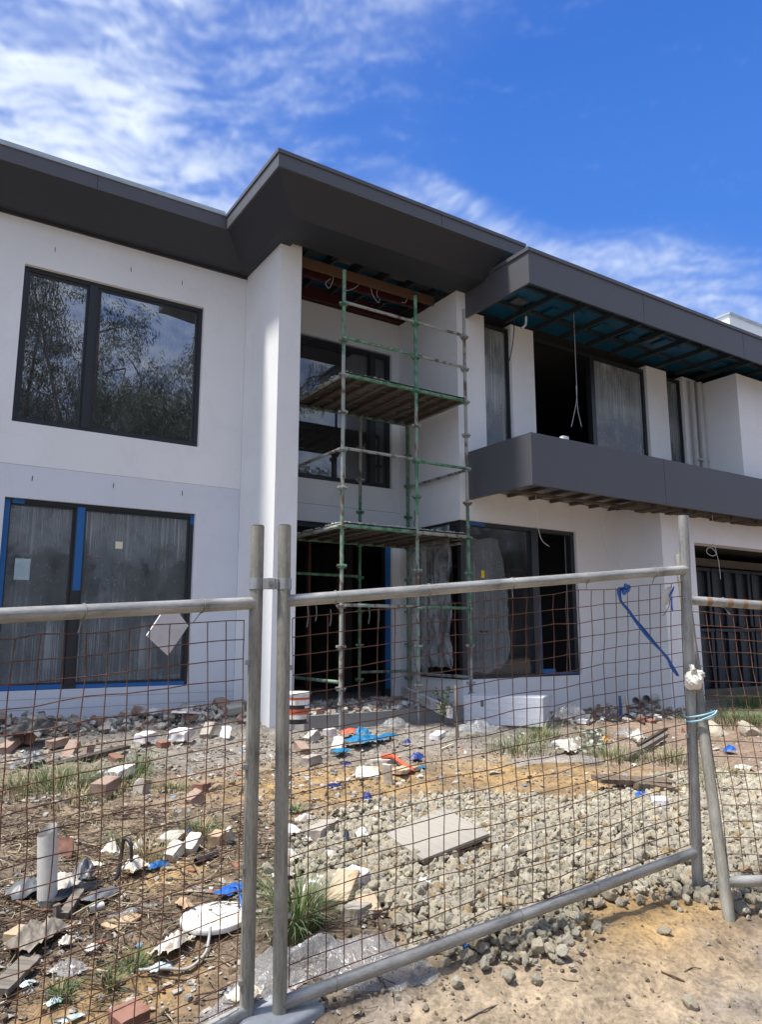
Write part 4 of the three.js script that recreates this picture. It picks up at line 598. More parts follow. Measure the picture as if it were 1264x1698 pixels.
fb(384, 1404, 0.05, 0.13, 0.03, 0.7, 0.5, 0.03, 'thin pale stick leaning on the tan block', M.board, 'timber_offcut', 'offcut');
fb(284, 1397, 0.22, 0.02, 0.16, 0.9, 0.1, 0.04, 'grey flat piece behind the pale offcut', M.concrete, 'timber_offcut', 'offcut');
fb(296, 1356, 0.30, 0.012, 0.09, 0.75, 0.05, 0.02, 'curved grey brown timber strip on brown soil', M.greywood, 'timber_offcut', 'offcut');
fb(300, 1362, 0.24, 0.015, 0.05, 0.6, 0, 0.01, 'paler strip under the curved timber strip', M.board, 'timber_offcut', 'offcut');
fb(118, 1510, 0.28, 0.05, 0.06, 1.05, 0.15, 0.02, 'weathered grey timber offcut right of the white standpipe', M.greywood, 'timber_offcut', 'offcut');
fb(95, 1528, 0.04, 0.11, 0.03, 0.5, 0.1, 0, 'short stake standing in soil below the standpipe', M.greywood, 'timber_offcut', 'offcut');
fb(25, 1628, 0.28, 0.03, 0.11, 0.85, 0.15, 0.03, 'grey weathered board lying at the left edge near the bottom', M.greywood, 'timber_offcut', 'offcut');
fb(30, 1572, 0.13, 0.07, 0.1, 0.8, 0.1, 0.03, 'folded brown cardboard piece at the left edge', M.cardboard, 'cardboard', 'cardboard');
fb(200, 1532, 0.2, 0.012, 0.16, 0.6, 0.1, 0.02, 'tan flat board scrap on soil above the paper cup', M.cardboard, 'cardboard', 'cardboard');
fb(640, 1262, 0.42, 0.05, 0.26, 0.55, 0.02, 0.02, 'pale flat slab right of the blue plastic heap', M.concrete, 'concrete_fragment', 'fragment');
fb(670, 1282, 0.36, 0.04, 0.2, 0.4, 0.0, 0.02, 'buff slab under the red tape strip', M.bricktan, 'concrete_fragment', 'fragment');
fb(1255, 1300, 0.42, 0.08, 0.28, 0.4, 0.02, 0.0, 'flat grey concrete piece at the right edge on gravel', M.concrete, 'concrete_fragment', 'fragment');
fb(560, 1246, 0.30, 0.10, 0.14, 0.9, 0.35, 0.03, 'dark grey slab fragment leaning left of the blue plastic heap', M.concrete, 'concrete_fragment', 'fragment');
fb(520, 1232, 0.22, 0.12, 0.12, 0.3, 0.5, 0.03, 'grey chunk in front of the left end of the porch step', M.concrete, 'concrete_fragment', 'fragment');
fb(610, 1285, 0.4, 0.03, 0.26, 1.0, 0.1, 0.02, 'pale curled sheet on the ochre sand', M.board, 'board_scrap', 'board');
fb(645, 1300, 0.03, 0.22, 0.1, 0.4, 0.2, 0.0, 'upright cream board scrap standing in the ochre sand', M.board, 'board_scrap', 'board');
// wrapped foam pack against the sill wall
{
  const a = V(6.22, 0, -7.62), b = V(6.80, 0, -6.80), o = thing('foam_pack', 'long white foam pack wrapped in clear plastic lying under the corner window', 'foam pack', V(6.51, 0.40, -7.2)), L = a.distanceTo(b);
  const m = new THREE.Matrix4().makeRotationY(Math.atan2(-(b.z - a.z), b.x - a.x)).setPosition(o.position.clone());
  for (let i = 0; i < 4; i++) part(o, 'foam_sheet', rbox(L, 0.0868, 0.42, 0.003).translate(0, 0.044 + i * 0.0875, -0.18).applyMatrix4(m), M.foampack);
  part(o, 'knot_mark', box(-0.28, -0.24, 0.22, 0.3, 0.031, 0.034).applyMatrix4(m), M.greyplastic);
  const g = new THREE.PlaneGeometry(0.5, 0.42, 14, 12), p = g.attributes.position; for (let i = 0; i < p.count; i++) p.setZ(i, 0.05 * fbm(p.getX(i) * 9, p.getY(i) * 9, 3)); g.computeVertexNormals(); part(o, 'wrap', g.rotateY(Math.PI / 2).translate(L / 2 + 0.02, 0.2, -0.1).applyMatrix4(m), M.film);
}
// bucket
{
  const b = thing('bucket', 'white plastic paint bucket with orange and black bands beside the blade wall', 'bucket', atY(492, 1199, 0.561)), r0 = 0.125, r1 = 0.142, H = 0.33;
  const ring = (n, y0, y1, m, e = 0) => part(b, n, boxUV(new THREE.CylinderGeometry(mix(r0, r1, y1 / H) + e, mix(r0, r1, y0 / H) + e, y1 - y0, 32, 1, true).translate(0, (y0 + y1) / 2, 0)), m, b, false);
  ring('tub', 0, H - 0.01, M.white); ring('band', 0.255, 0.28, M.orange, 0.0015); ring('band', 0.10, 0.155, M.orange, 0.0015); ring('band', 0.0, 0.05, M.black, 0.0015); ring('band', 0.156, 0.20, M.black, 0.0016);
  for (const [a, w, y0, y1, m] of [[0.5, 0.9, 0.02, 0.09, M.clampm], [0.2, 0.8, 0.165, 0.19, M.white], [2.0, 0.35, 0.03, 0.08, M.orange]]) part(b, 'print', boxUV(new THREE.CylinderGeometry(mix(r0, r1, y1 / H) + 0.003, mix(r0, r1, y0 / H) + 0.003, y1 - y0, 12, 1, true, a, w).translate(0, (y0 + y1) / 2, 0)), m, b, false);
  part(b, 'lid', boxUV(new THREE.LatheGeometry([[0, H], [r1 - 0.01, H], [r1 + 0.008, H + 0.004], [r1 + 0.009, H - 0.022], [r1 + 0.001, H - 0.022]].map((p) => new THREE.Vector2(...p)), 36)), M.white, b, false);
}
// lid, standpipe, small pipes
{
  const l = thing('plastic_lid', 'round white bucket lid lying upside up on soil left of the paired posts', 'lid', spot(357, 1530, 0.028)); l.rotation.set(0.02, 0, 0.05);
  const R = 0.158; part(l, 'disc', boxUV(new THREE.LatheGeometry([[0, 0], [R - 0.03, 0.001], [R - 0.02, 0.006], [R - 0.004, 0.007], [R, 0.003], [R, -0.017], [R - 0.006, -0.017]].map((p) => new THREE.Vector2(...p)), 44)), M.white, l, false);
  part(l, 'paint_smear', boxUV(new THREE.CircleGeometry(0.03, 9).rotateX(-Math.PI / 2).scale(1.4, 1, 0.5).translate(-0.02, 0.0028, 0.05)), M.cream, l, false);
  const s = thing('standpipe', 'white plastic pipe standing upright out of the soil with a slanted cut top', 'pipe', spot(78, 1504)), g = raw(new THREE.CylinderGeometry(0.045, 0.045, 0.46, 32, 6, true)), p = g.attributes.position;
  for (let i = 0; i < p.count; i++) { const y = p.getY(i) + 0.23, t = y / 0.46; p.setXYZ(i, p.getX(i) + 0.0 * t, t > 0.99 ? 0.345 + 0.45 * p.getX(i) - 0.25 * p.getZ(i) : y * 0.72 - 0.04, p.getZ(i)); } g.computeVertexNormals();
  s.quaternion.setFromAxisAngle(FH, -0.075); const gi = raw(g.clone().scale(0.92, 1, 0.92)); part(s, 'pipe', [boxUV(g), boxUV(gi)], M.pvc, s, false);
  const pc = (lab, u, v, r, L, ry, m) => put('pipe_offcut', lab, 'pipe', [boxUV(new THREE.CylinderGeometry(r, r, L, 20, 1, true).rotateZ(Math.PI / 2)), boxUV(new THREE.CylinderGeometry(r * 0.88, r * 0.88, L, 20, 1, true).rotateZ(Math.PI / 2))], m, u, v, [0, ry, 0.05], r);
  pc('short white pipe offcut right of the plywood sheet', 828, 1418, 0.026, 0.1, -0.6, M.pvc); pc('dark pipe offcut end touching the plywood corner', 806, 1407, 0.022, 0.12, -0.6, M.greyplastic);
  pc('black pipe offcut left of the paired posts', 342, 1428, 0.017, 0.14, 0.3, M.black); pc('grey white tube piece on soil above the board scrap', 158, 1512, 0.018, 0.07, 0.2, M.pvc);
  pc('pale pipe length half hidden in gravel', 640, 1410, 0.014, 0.2, 1.3, M.pvcgrey);
}
// plywood sheet and planks
{
  const c = [[640, 1402], [736, 1370], [812, 1412], [702, 1446]].map(([u, v], i) => spot(u, v, [0.05, 0.10, 0.08, 0.05][i])), o = thing('plywood_sheet', 'weathered grey plywood sheet lying on the gravel', 'plywood', c[0].clone().add(c[2]).multiplyScalar(0.5));
  part(o, 'sheet', polySlab(c, 0.014), M.ply); part(o, 'lower_ply', polySlab(c.map((p) => p.clone().add(V(0.006, -0.013, -0.004))), 0.011), M.plank);
  const pl = (lab, u, v, L, w, ry, rz, lift, h = 0.035) => put('plank', lab, 'plank', chipBox(L, h, w, u), M.plank, u, v, [0.06, ry, rz], lift);
  pl('brown timber plank on gravel left of the tied post', 1052, 1313, 0.62, 0.16, -0.35, -0.06, 0.05); pl('shorter brown plank end lying beside the brown plank', 1085, 1318, 0.3, 0.13, -0.5, -0.12, 0.03, 0.05);
  put('timber_batten', 'long grey batten lying in the rubble right of centre', 'batten', rbox(1.6, 0.04, 0.05).translate(0, 0.02, 0), M.greywood, 1075, 1245, [0, 0.42, 0.02], 0.03);
  put('timber_batten', 'second thin dark batten behind the long grey batten', 'batten', rbox(1.3, 0.03, 0.04).translate(0, 0.02, 0), M.timberdark, 1085, 1232, [0, 0.42, 0.03], 0.05);
  put('timber_batten', 'yellow stick lying on grey soil below the white foam strip', 'batten', rbox(0.36, 0.012, 0.015), M.cream, 742, 1241, [0, 0.58, 0], 0.02);
  put('timber_stake', 'thin timber stake standing beside the weed', 'stake', rbox(0.03, 0.62, 0.03).translate(0, 0.26, 0), M.greywood, 759, 1225, [0, 0.4, 0.03], 0);
  put('timber_stake', 'blue painted stake at the foot of the wall near the garage pier', 'stake', rbox(0.03, 0.3, 0.03).translate(0, 0.13, 0), M.tape, 1030, 1188, [0, 0.4, 0], 0);
  put('timber_stake', 'short pale stake beside the blue stake', 'stake', rbox(0.06, 0.32, 0.04).translate(0, 0.13, 0), M.board, 1037, 1190, [0, 0.4, 0.02], 0);
  put('timber_board', 'dark brown curved board along the front of the wall rubble', 'board', rbox(0.9, 0.03, 0.1).translate(0, 0.02, 0), M.timberdark, 150, 1264, [0, 0.55, 0.05], 0.04);
}
// sheets, rags, scraps: crumpled shapes
const cr = (n, lab, cat, m, u, v, w, d, amp, seed, ry = 0, lift = 0.005, nseg = 12) => put(n, lab, cat, boxUV(crumple(w, d, amp, seed, nseg), 3), m, u, v, [0, ry, 0], lift);
cr('plastic_tarp', 'bright blue plastic heap in front of the porch step', 'tarp', M.cyan, 604, 1240, 0.46, 0.3, 0.09, 3, 0.3, 0.02, 18); cr('plastic_tarp', 'bright blue plastic strip trailing right of the blue heap', 'tarp', M.cyan, 642, 1228, 0.38, 0.12, 0.06, 8, 0.4, 0.02);
cr('plastic_tarp', 'blue plastic peak behind the blue heap', 'tarp', M.cyan, 600, 1224, 0.2, 0.17, 0.12, 14, 0.1, 0.02); cr('plastic_tarp', 'faded blue plastic scrap left of the blue heap', 'tarp', M.cyan, 566, 1252, 0.22, 0.12, 0.05, 21, 0.2, 0.03);
cr('plastic_scrap', 'orange red plastic scrap by the foot of the left scaffold post', 'scrap', M.orange, 580, 1224, 0.26, 0.18, 0.09, 5, 0.4, 0.03);
cr('plastic_scrap', 'royal blue scrap right of the pale slab', 'scrap', M.blue, 692, 1262, 0.16, 0.13, 0.08, 11, 0.2); cr('plastic_scrap', 'tiny royal blue scrap below the white foam strip', 'scrap', M.blue, 675, 1236, 0.12, 0.08, 0.06, 17, 0.1); cr('plastic_scrap', 'pale blue strip right of the red tape', 'scrap', M.cyan, 694, 1277, 0.2, 0.08, 0.03, 19, 0.4);
cr('plastic_scrap', 'dark blue scrap on ochre sand right of the paired posts', 'scrap', M.blue, 553, 1308, 0.12, 0.07, 0.04, 23, 0.1); cr('plastic_scrap', 'dark blue scrap above the ochre sand', 'scrap', M.blue, 574, 1272, 0.12, 0.07, 0.05, 24, 0.1); cr('plastic_scrap', 'violet blue wrapper at the top edge of the gravel', 'scrap', M.blue, 609, 1336, 0.1, 0.07, 0.09, 29, 0.7);
cr('plastic_scrap', 'blue plastic scrap behind the plywood sheet', 'scrap', M.tape, 757, 1376, 0.26, 0.12, 0.07, 31, -0.3); cr('plastic_scrap', 'bright blue scrap under the brown planks', 'scrap', M.blueband, 1064, 1326, 0.2, 0.09, 0.06, 37, 0.2); cr('plastic_scrap', 'blue scrap on bare soil right of the leaning post', 'scrap', M.blueband, 1211, 1250, 0.18, 0.12, 0.09, 39, 0.6); cr('plastic_scrap', 'blue bit in gravel below the bottom rail', 'scrap', M.blueband, 767, 1573, 0.06, 0.03, 0.01, 41, 0.1);
cr('plastic_scrap', 'orange wrapper in the rubble right of centre', 'scrap', mat('orange2', { color: [0.85, 0.36, 0.02], roughness: 0.6 }), 1003, 1234, 0.14, 0.1, 0.08, 43, 0.3); cr('plastic_scrap', 'small red and white wrapper left of the brown planks', 'scrap', M.orange, 1001, 1316, 0.08, 0.06, 0.05, 45, 0.3);
cr('plastic_scrap', 'blue bit behind the tilted pale offcut', 'scrap', M.blue, 313, 1386, 0.06, 0.04, 0.03, 47, 0.3); cr('plastic_scrap', 'slate blue folded scrap among twigs left of the ochre patch', 'scrap', M.tape, 260, 1442, 0.12, 0.06, 0.04, 49, 0.3); cr('plastic_scrap', 'light blue scrap behind the bucket lid', 'scrap', M.blueband, 398, 1478, 0.05, 0.06, 0.04, 50, 0.3);
cr('plastic_bag', 'grey clear plastic heap at the foot of the right scaffold post', 'plastic', M.sheet, 790, 1222, 0.7, 0.34, 0.2, 52, 0.3, 0.01, 18); cr('plastic_bag', 'clear plastic heap at the right end of the foam pack', 'plastic', M.sheet, 945, 1200, 0.6, 0.4, 0.26, 53, 0.2, 0.01, 18); cr('plastic_bag', 'clear plastic trailing over the right end of the ochre sand', 'plastic', M.sheet, 920, 1268, 0.9, 0.3, 0.07, 57, -0.3, 0.01, 16); cr('plastic_bag', 'crumpled grey bag before the porch step at right', 'plastic', M.sheet, 655, 1212, 0.4, 0.25, 0.16, 58, 0.2); cr('plastic_bag', 'white crumpled bag in the rubble below the garage pier', 'plastic', M.sheet, 1038, 1226, 0.3, 0.2, 0.14, 59, 0.3); cr('plastic_bag', 'grey rounded bag right of the white crumpled bag', 'plastic', M.paper, 1058, 1233, 0.16, 0.18, 0.16, 60, 0.2);
cr('plastic_bag', 'white and black plastic bag right of the standpipe', 'plastic', M.paper, 104, 1478, 0.16, 0.2, 0.11, 61, 0.4, 0.01, 14); cr('plastic_bag', 'black plastic folded under the white bag by the standpipe', 'plastic', M.black, 118, 1490, 0.34, 0.1, 0.06, 63, 0.5, 0.005, 14); cr('plastic_bag', 'dark shiny plastic left of the standpipe', 'plastic', M.greyplastic, 45, 1490, 0.22, 0.14, 0.09, 65, 0.3, 0.01, 14); cr('plastic_bag', 'grey folded plastic behind the white bag', 'plastic', M.greyplastic, 138, 1466, 0.16, 0.1, 0.12, 66, 0.9); cr('plastic_bag', 'dark grey plastic scrap right of the timber offcut', 'plastic', M.greyplastic, 168, 1492, 0.2, 0.1, 0.05, 67, 0.5);
cr('rag_scrap', 'crumpled white rag beside the black strap', 'rag', M.rag, 222, 1452, 0.14, 0.11, 0.09, 69, 0.4, 0.01, 14); cr('rag_scrap', 'grey white cloth scrap near the bottom left', 'rag', M.sheet, 112, 1622, 0.12, 0.14, 0.06, 71, 0.4, 0.01, 14); cr('rag_scrap', 'white knotted rag by the fence foot', 'rag', M.rag, 405, 1692, 0.12, 0.10, 0.09, 73, 0.4, 0.05, 14); cr('rag_scrap', 'grey rag hanging over the front of the wall rubble', 'rag', M.greyplastic, 52, 1270, 0.3, 0.2, 0.12, 74, 0.9, 0.02, 14);
cr('paper_scrap', 'white paper scrap standing in twigs above the black strap', 'paper', M.paper, 182, 1428, 0.06, 0.12, 0.12, 75, 0.5); cr('paper_scrap', 'white paper ball right of the standing paper scrap', 'paper', M.paper, 230, 1414, 0.09, 0.06, 0.07, 77, 0.3); cr('paper_scrap', 'cream paper scrap left of the black strap', 'paper', M.cream, 156, 1440, 0.11, 0.05, 0.03, 79, 0.1); cr('paper_scrap', 'small white paper ball below the grey curved felt', 'paper', M.paper, 109, 1572, 0.06, 0.05, 0.05, 81, 0.3); cr('paper_scrap', 'small white flake right of the paper ball', 'paper', M.paper, 152, 1579, 0.07, 0.05, 0.03, 83, 0.6);
cr('paper_cup', 'crushed cream paper cup below the bucket lid', 'paper cup', M.paper, 288, 1580, 0.22, 0.09, 0.07, 85, 0.62, 0.01, 16); cr('paper_scrap', 'tan torn edge of card left of the crushed cup', 'paper', M.cardboard, 262, 1588, 0.09, 0.06, 0.03, 86, 0.6); cr('paper_scrap', 'brown stained paper at the foot of the fence left of the cup', 'paper', M.cardboard, 305, 1508, 0.06, 0.12, 0.05, 87, 0.1); cr('paper_scrap', 'white paper on soil right of the leaning post', 'paper', M.paper, 1233, 1279, 0.2, 0.14, 0.05, 88, 0.4); cr('paper_scrap', 'pale paper strip beside the blue scrap on bare soil', 'paper', M.paper, 1188, 1244, 0.14, 0.04, 0.02, 89, 0.2);
cr('roofing_felt', 'grey curved piece of roofing felt at the left edge', 'felt', M.greywood, 62, 1570, 0.27, 0.15, 0.11, 90, 0.7, 0.01, 16); cr('roofing_felt', 'black bent flashing sheet on top of the wall rubble', 'felt', M.black, 55, 1224, 0.55, 0.3, 0.16, 91, 0.5, 0.1, 14);
cr('glass_piece', 'pale turquoise plastic piece behind the grey curved strip', 'scrap', mat('turq', { color: [0.46, 0.58, 0.60], roughness: 0.3 }), 262, 1612, 0.09, 0.05, 0.03, 92, 0.2); cr('glass_piece', 'turquoise torn bag near the bottom left corner', 'scrap', M.turq, 88, 1668, 0.07, 0.04, 0.02, 93, 0.5); cr('glass_piece', 'turquoise film at the bottom edge', 'scrap', M.turq, 118, 1696, 0.09, 0.03, 0.02, 94, 0.2); cr('glass_piece', 'pale turquoise tissue left of the weeds near the bottom', 'scrap', M.turq, 45, 1638, 0.06, 0.04, 0.02, 95, 0.4); cr('glass_piece', 'pale grey sheet on soil above the crushed cup', 'scrap', M.sheet, 225, 1514, 0.3, 0.05, 0.02, 96, 0.1);
for (const [u, v, w, d, a, s, lab] of [[420, 1330, 0.2, 0.14, 0.06, 101, 'left of the paired posts by the ochre sand'], [478, 1385, 0.24, 0.14, 0.06, 102, 'right of the paired posts, nearest the post'], [520, 1400, 0.22, 0.14, 0.07, 103, 'in the middle of the white scraps'], [560, 1372, 0.16, 0.1, 0.05, 104, 'above the half buried grey brick'], [600, 1392, 0.2, 0.12, 0.06, 105, 'right of the half buried grey brick'], [480, 1430, 0.22, 0.14, 0.06, 106, 'below the nearest scrap to the right post'], [545, 1425, 0.2, 0.16, 0.04, 107, 'beside the dark blue strap'], [470, 1460, 0.2, 0.12, 0.06, 108, 'just above the grass tuft'], [610, 1430, 0.18, 0.1, 0.04, 109, 'left of the plywood sheet'], [625, 1355, 0.18, 0.1, 0.06, 110, 'at the top edge of the gravel'], [668, 1342, 0.14, 0.08, 0.04, 111, 'right of the violet wrapper'], [505, 1365, 0.2, 0.1, 0.05, 112, 'at the foot of the ochre sand']]) cr('plaster_scrap', 'white plaster scrap ' + lab, 'plaster scrap', s % 3 ? M.paper : M.foam, u, v, w * 0.62, d * 0.62, a * 1.1, s, s * 0.7);
cr('plastic_bag', 'grey white plastic lump right of the polystyrene scrap', 'plastic', M.paper, 945, 1252, 0.34, 0.2, 0.17, 151, 0.4, 0.01, 16);
// strips and straps
const st = (n, lab, cat, m, pts, r = 0.008, ax = 1) => { const P = pts.map(([u, v, l]) => spot(u, v, l ?? 0.02)), o = item(n, lab, cat, tube(P.map((p) => p.clone().sub(P[0])), r, 40, 6), m, P[0]); return o; };
st('tape_strip', 'orange red tape strip lying on the buff slab', 'tape', M.orange, [[634, 1264, 0.05], [650, 1266, 0.06], [660, 1270, 0.05], [672, 1277, 0.05], [682, 1281, 0.03], [683, 1285, 0.02]], 0.022);
st('rubber_strap', 'black rubber strap looped up out of the soil by the white rag', 'strap', M.black, [[176, 1470, 0.02], [192, 1466, 0.03], [198, 1462, 0.12], [202, 1460, 0.2], [212, 1462, 0.19], [216, 1464, 0.1]], 0.010);
st('plastic_strip', 'grey flexible strip curving below the crushed cup', 'strip', mat('strip', { color: [0.36, 0.35, 0.34], roughness: 0.5 }), [[226, 1618, 0.02], [270, 1617, 0.025], [310, 1607, 0.02], [338, 1592, 0.02], [345, 1578, 0.04], [348, 1566, 0.07]], 0.007);
cr('plastic_scrap', 'blue plastic bag lying flat behind the bucket lid', 'scrap', M.blueband, 384, 1484, 0.18, 0.1, 0.04, 251, 0.5, 0.01, 14);
st('plastic_strap', 'blue strap bent at the right side of the bucket lid', 'strap', M.blueband, [[384, 1486, 0.03], [391, 1487, 0.05], [397, 1500, 0.04], [403, 1516, 0.02]], 0.007);
st('plastic_strap', 'dark navy strap standing in the white scraps', 'strap', M.navy2, [[573, 1420, 0.01], [574, 1408, 0.03], [575, 1396, 0.05]], 0.014);
st('hose', 'black hose coiled against the wall near the drain outlets', 'hose', M.black, [[975, 1204, 0.02], [1000, 1197, 0.04], [1020, 1200, 0.03], [1040, 1194, 0.05], [1055, 1197, 0.03], [1070, 1203, 0.02]], 0.012);
st('stick', 'pinkish stick on the foreground sand below the leaning post', 'stick', M.timber, [[1098, 1614, 0.006], [1116, 1621, 0.006], [1136, 1629, 0.004]], 0.004);
st('stick', 'dark forked stick at the bottom on the foreground sand', 'stick', M.bark, [[770, 1694, 0.003], [790, 1684, 0.005], [815, 1672, 0.004], [838, 1664, 0.003]], 0.003);
st('stick', 'thin twig on the foreground sand under the bottom rail', 'stick', M.bark, [[930, 1624, 0.003], [948, 1628, 0.004], [960, 1628, 0.003]], 0.002);
st('stick', 'short twig right of the foreground stones', 'stick', M.bark, [[1136, 1612, 0.003], [1150, 1606, 0.004], [1164, 1607, 0.002]], 0.002);
st('stick', 'curved reddish stick left of the standpipe foot', 'stick', M.timber, [[20, 1500, 0.02], [40, 1515, 0.04], [60, 1520, 0.03], [90, 1520, 0.03]], 0.007);
// clear sheet under the fence
{
  const top = [[322, 1700], [372, 1648], [420, 1596], [470, 1578], [520, 1580], [560, 1562], [620, 1552], [690, 1580], [722, 1606]], bot = [[330, 1716], [380, 1714], [430, 1700], [480, 1655], [540, 1640], [600, 1646], [650, 1642], [690, 1640], [722, 1618]];
  const tc = new THREE.CatmullRomCurve3(top.map(([u, v]) => spot(u, v))), bc = new THREE.CatmullRomCurve3(bot.map(([u, v]) => spot(u, v))), N = 90, K = 34, pos = [], uv = [], idx = [], o = spot(520, 1610);
  for (let i = 0; i <= N; i++) for (let j = 0; j <= K; j++) { const s = i / N, t = j / K, p = tc.getPoint(s).lerp(bc.getPoint(s), t), e = Math.sin(Math.PI * t) * Math.sin(Math.PI * Math.min(1, s * 1.0)); const f = 1 - Math.abs(2 * fbm(s * 4.2 + 1.6 * t, t * 1.8 + 1.5 * s, 3) - 1), q = fbm(s * 16, t * 8, 3); p.x += 0.06 * (fbm(s * 9, t * 3 + 8, 2) - 0.5); p.z += 0.06 * (fbm(s * 9 + 5, t * 3, 2) - 0.5); const y = hgt(p.x, p.z) + 0.006 + 0.11 * f * (0.35 + 0.65 * e) * Math.max(e, 0.1) + 0.012 * q * (0.2 + e); pos.push(p.x - o.x, y - o.y, p.z - o.z); uv.push(s * 3, t * 1.2); }
  for (let i = 0; i < N; i++) for (let j = 0; j < K; j++) { const a = i * (K + 1) + j; idx.push(a, a + 1, a + K + 1, a + 1, a + K + 2, a + K + 1); }
  const g = new THREE.BufferGeometry(); g.setAttribute('position', new THREE.Float32BufferAttribute(pos, 3)); g.setAttribute('uv', new THREE.Float32BufferAttribute(uv, 2)); g.setIndex(idx); g.computeVertexNormals();
  item('plastic_sheet', 'crumpled clear plastic sheet lying under the fence at the paired posts', 'plastic sheet', g, M.sheet, o);
}
// balcony carton
{ const p = atZ(936, 722, -6.97); p.y = 4.182; const c = thing('carton', 'small white and teal carton left on the balcony parapet', 'carton', p); part(c, 'box', rbox(0.11, 0.055, 0.07).translate(0, 0.028, 0), M.white, c, false); part(c, 'label_band', rbox(0.04, 0.057, 0.072).translate(0.022, 0.0285, 0), M.turq, c, false); }
// ---------------------------------------------------------------- stones, gravel, litter
const variants = Array.from({ length: 14 }, (_, i) => rock(100 + i, 2, 0.85, 13)), big = Array.from({ length: 4 }, (_, i) => rock(300 + i, 3, 0.8, 12));
[[1028, 1502, 0.036, 'flat pale stone lying on the sand above the others'], [1102, 1556, 0.036, 'pointed grey stone left of the leaning post foot'], [918, 1584, 0.036, 'round stone at the front right edge of the gravel'], [930, 1598, 0.022, 'small blue grey stone just in front of the round stone'], [1150, 1672, 0.042, 'cream stone in a hollow near the bottom right'], [866, 1576, 0.034, 'round pale stone left of the round stone at the gravel edge'], [848, 1590, 0.022, 'small grey stone at the lower gravel edge'], [1232, 1512, 0.05, 'dark grey stone touching the leaning post foot'], [1165, 1494, 0.05, 'large pale stone left of the leaning post foot'], [1150, 1225, 0.13, 'tan boulder at the grass edge nearest the tied post'], [1190, 1222, 0.16, 'pale boulder at the grass edge right of the leaning post'], [1245, 1220, 0.13, 'buff boulder at the grass edge by the right side'], [780, 1352, 0.055, 'ochre lump at the top edge of the gravel'], [810, 1362, 0.06, 'grey lump beside the ochre lump']].forEach(([u, v, r, lab], i) => { const o = put('stone', lab, 'stone', big[i % 4], i === 7 || i === 3 ? M.stoneb : M.stone, u, v, [0.1 * i, i * 1.9, 0], r * 0.3); o.scale.setScalar(r * 0.85); });
// chunks in the rubble along the left wall
const rub = Array.from({ length: 6 }, (_, i) => chipBox(1.9, 0.8 + 0.15 * (i % 3), 1.1 + 0.12 * i, 900 + i));
{ const r = rng(77); for (let i = 0; i < 26; i++) { const x = 0.55 + 3.3 * (i + r() * 0.8) / 26, z = -9.25 + 0.5 * r(), s = 0.045 + 0.075 * r(), o = item('rubble_chunk', 'broken grey mortar chunk in the rubble heap along the left wall', 'rubble', rub[i % 6], [M.concrete, M.brickgrey, M.concrete, M.brickpink][i % 4], gp(x, z, s * 0.2), [(r() - 0.5) * 1.2, r() * 6, (r() - 0.5) * 1.2], 'mortar chunks heaped along the left wall'); o.scale.setScalar(s); if (i % 4 === 3) o.userData.label = 'broken pinkish brick chunk in the rubble heap along the left wall'; else if (i % 4 === 1) o.userData.label = 'broken brown grey block chunk in the rubble heap along the left wall'; } }
function scatter(name, label, n, gen, geos, m, seed, color) {
  const mats = geos.map(() => []), r = rng(seed), cols = geos.map(() => []); let c = 0, guard = 0;
  while (c < n && guard++ < n * 30) { const q = gen(r); if (!q) continue; const k = Math.floor(r() * geos.length); mats[k].push(q); cols[k].push(color(r)); c++; }
  const g = new THREE.Group(); g.name = name; g.userData.kind = 'stuff'; g.userData.label = label;
  const o = mats.map((a, k) => { const im = new THREE.InstancedMesh(geos[k], m, a.length); a.forEach((q, i) => { im.setMatrixAt(i, q); im.setColorAt(i, new THREE.Color(...cols[k][i])); }); im.name = name + '_mass'; im.userData.kind = 'stuff'; im.castShadow = im.receiveShadow = true; g.add(im); return im; });
  scene.add(g); return g;
}
const trs = (p, rx, ry, rz, sx, sy, sz) => new THREE.Matrix4().compose(p, new THREE.Quaternion().setFromEuler(new THREE.Euler(rx, ry, rz)), V(sx, sy ?? sx, sz ?? sx));
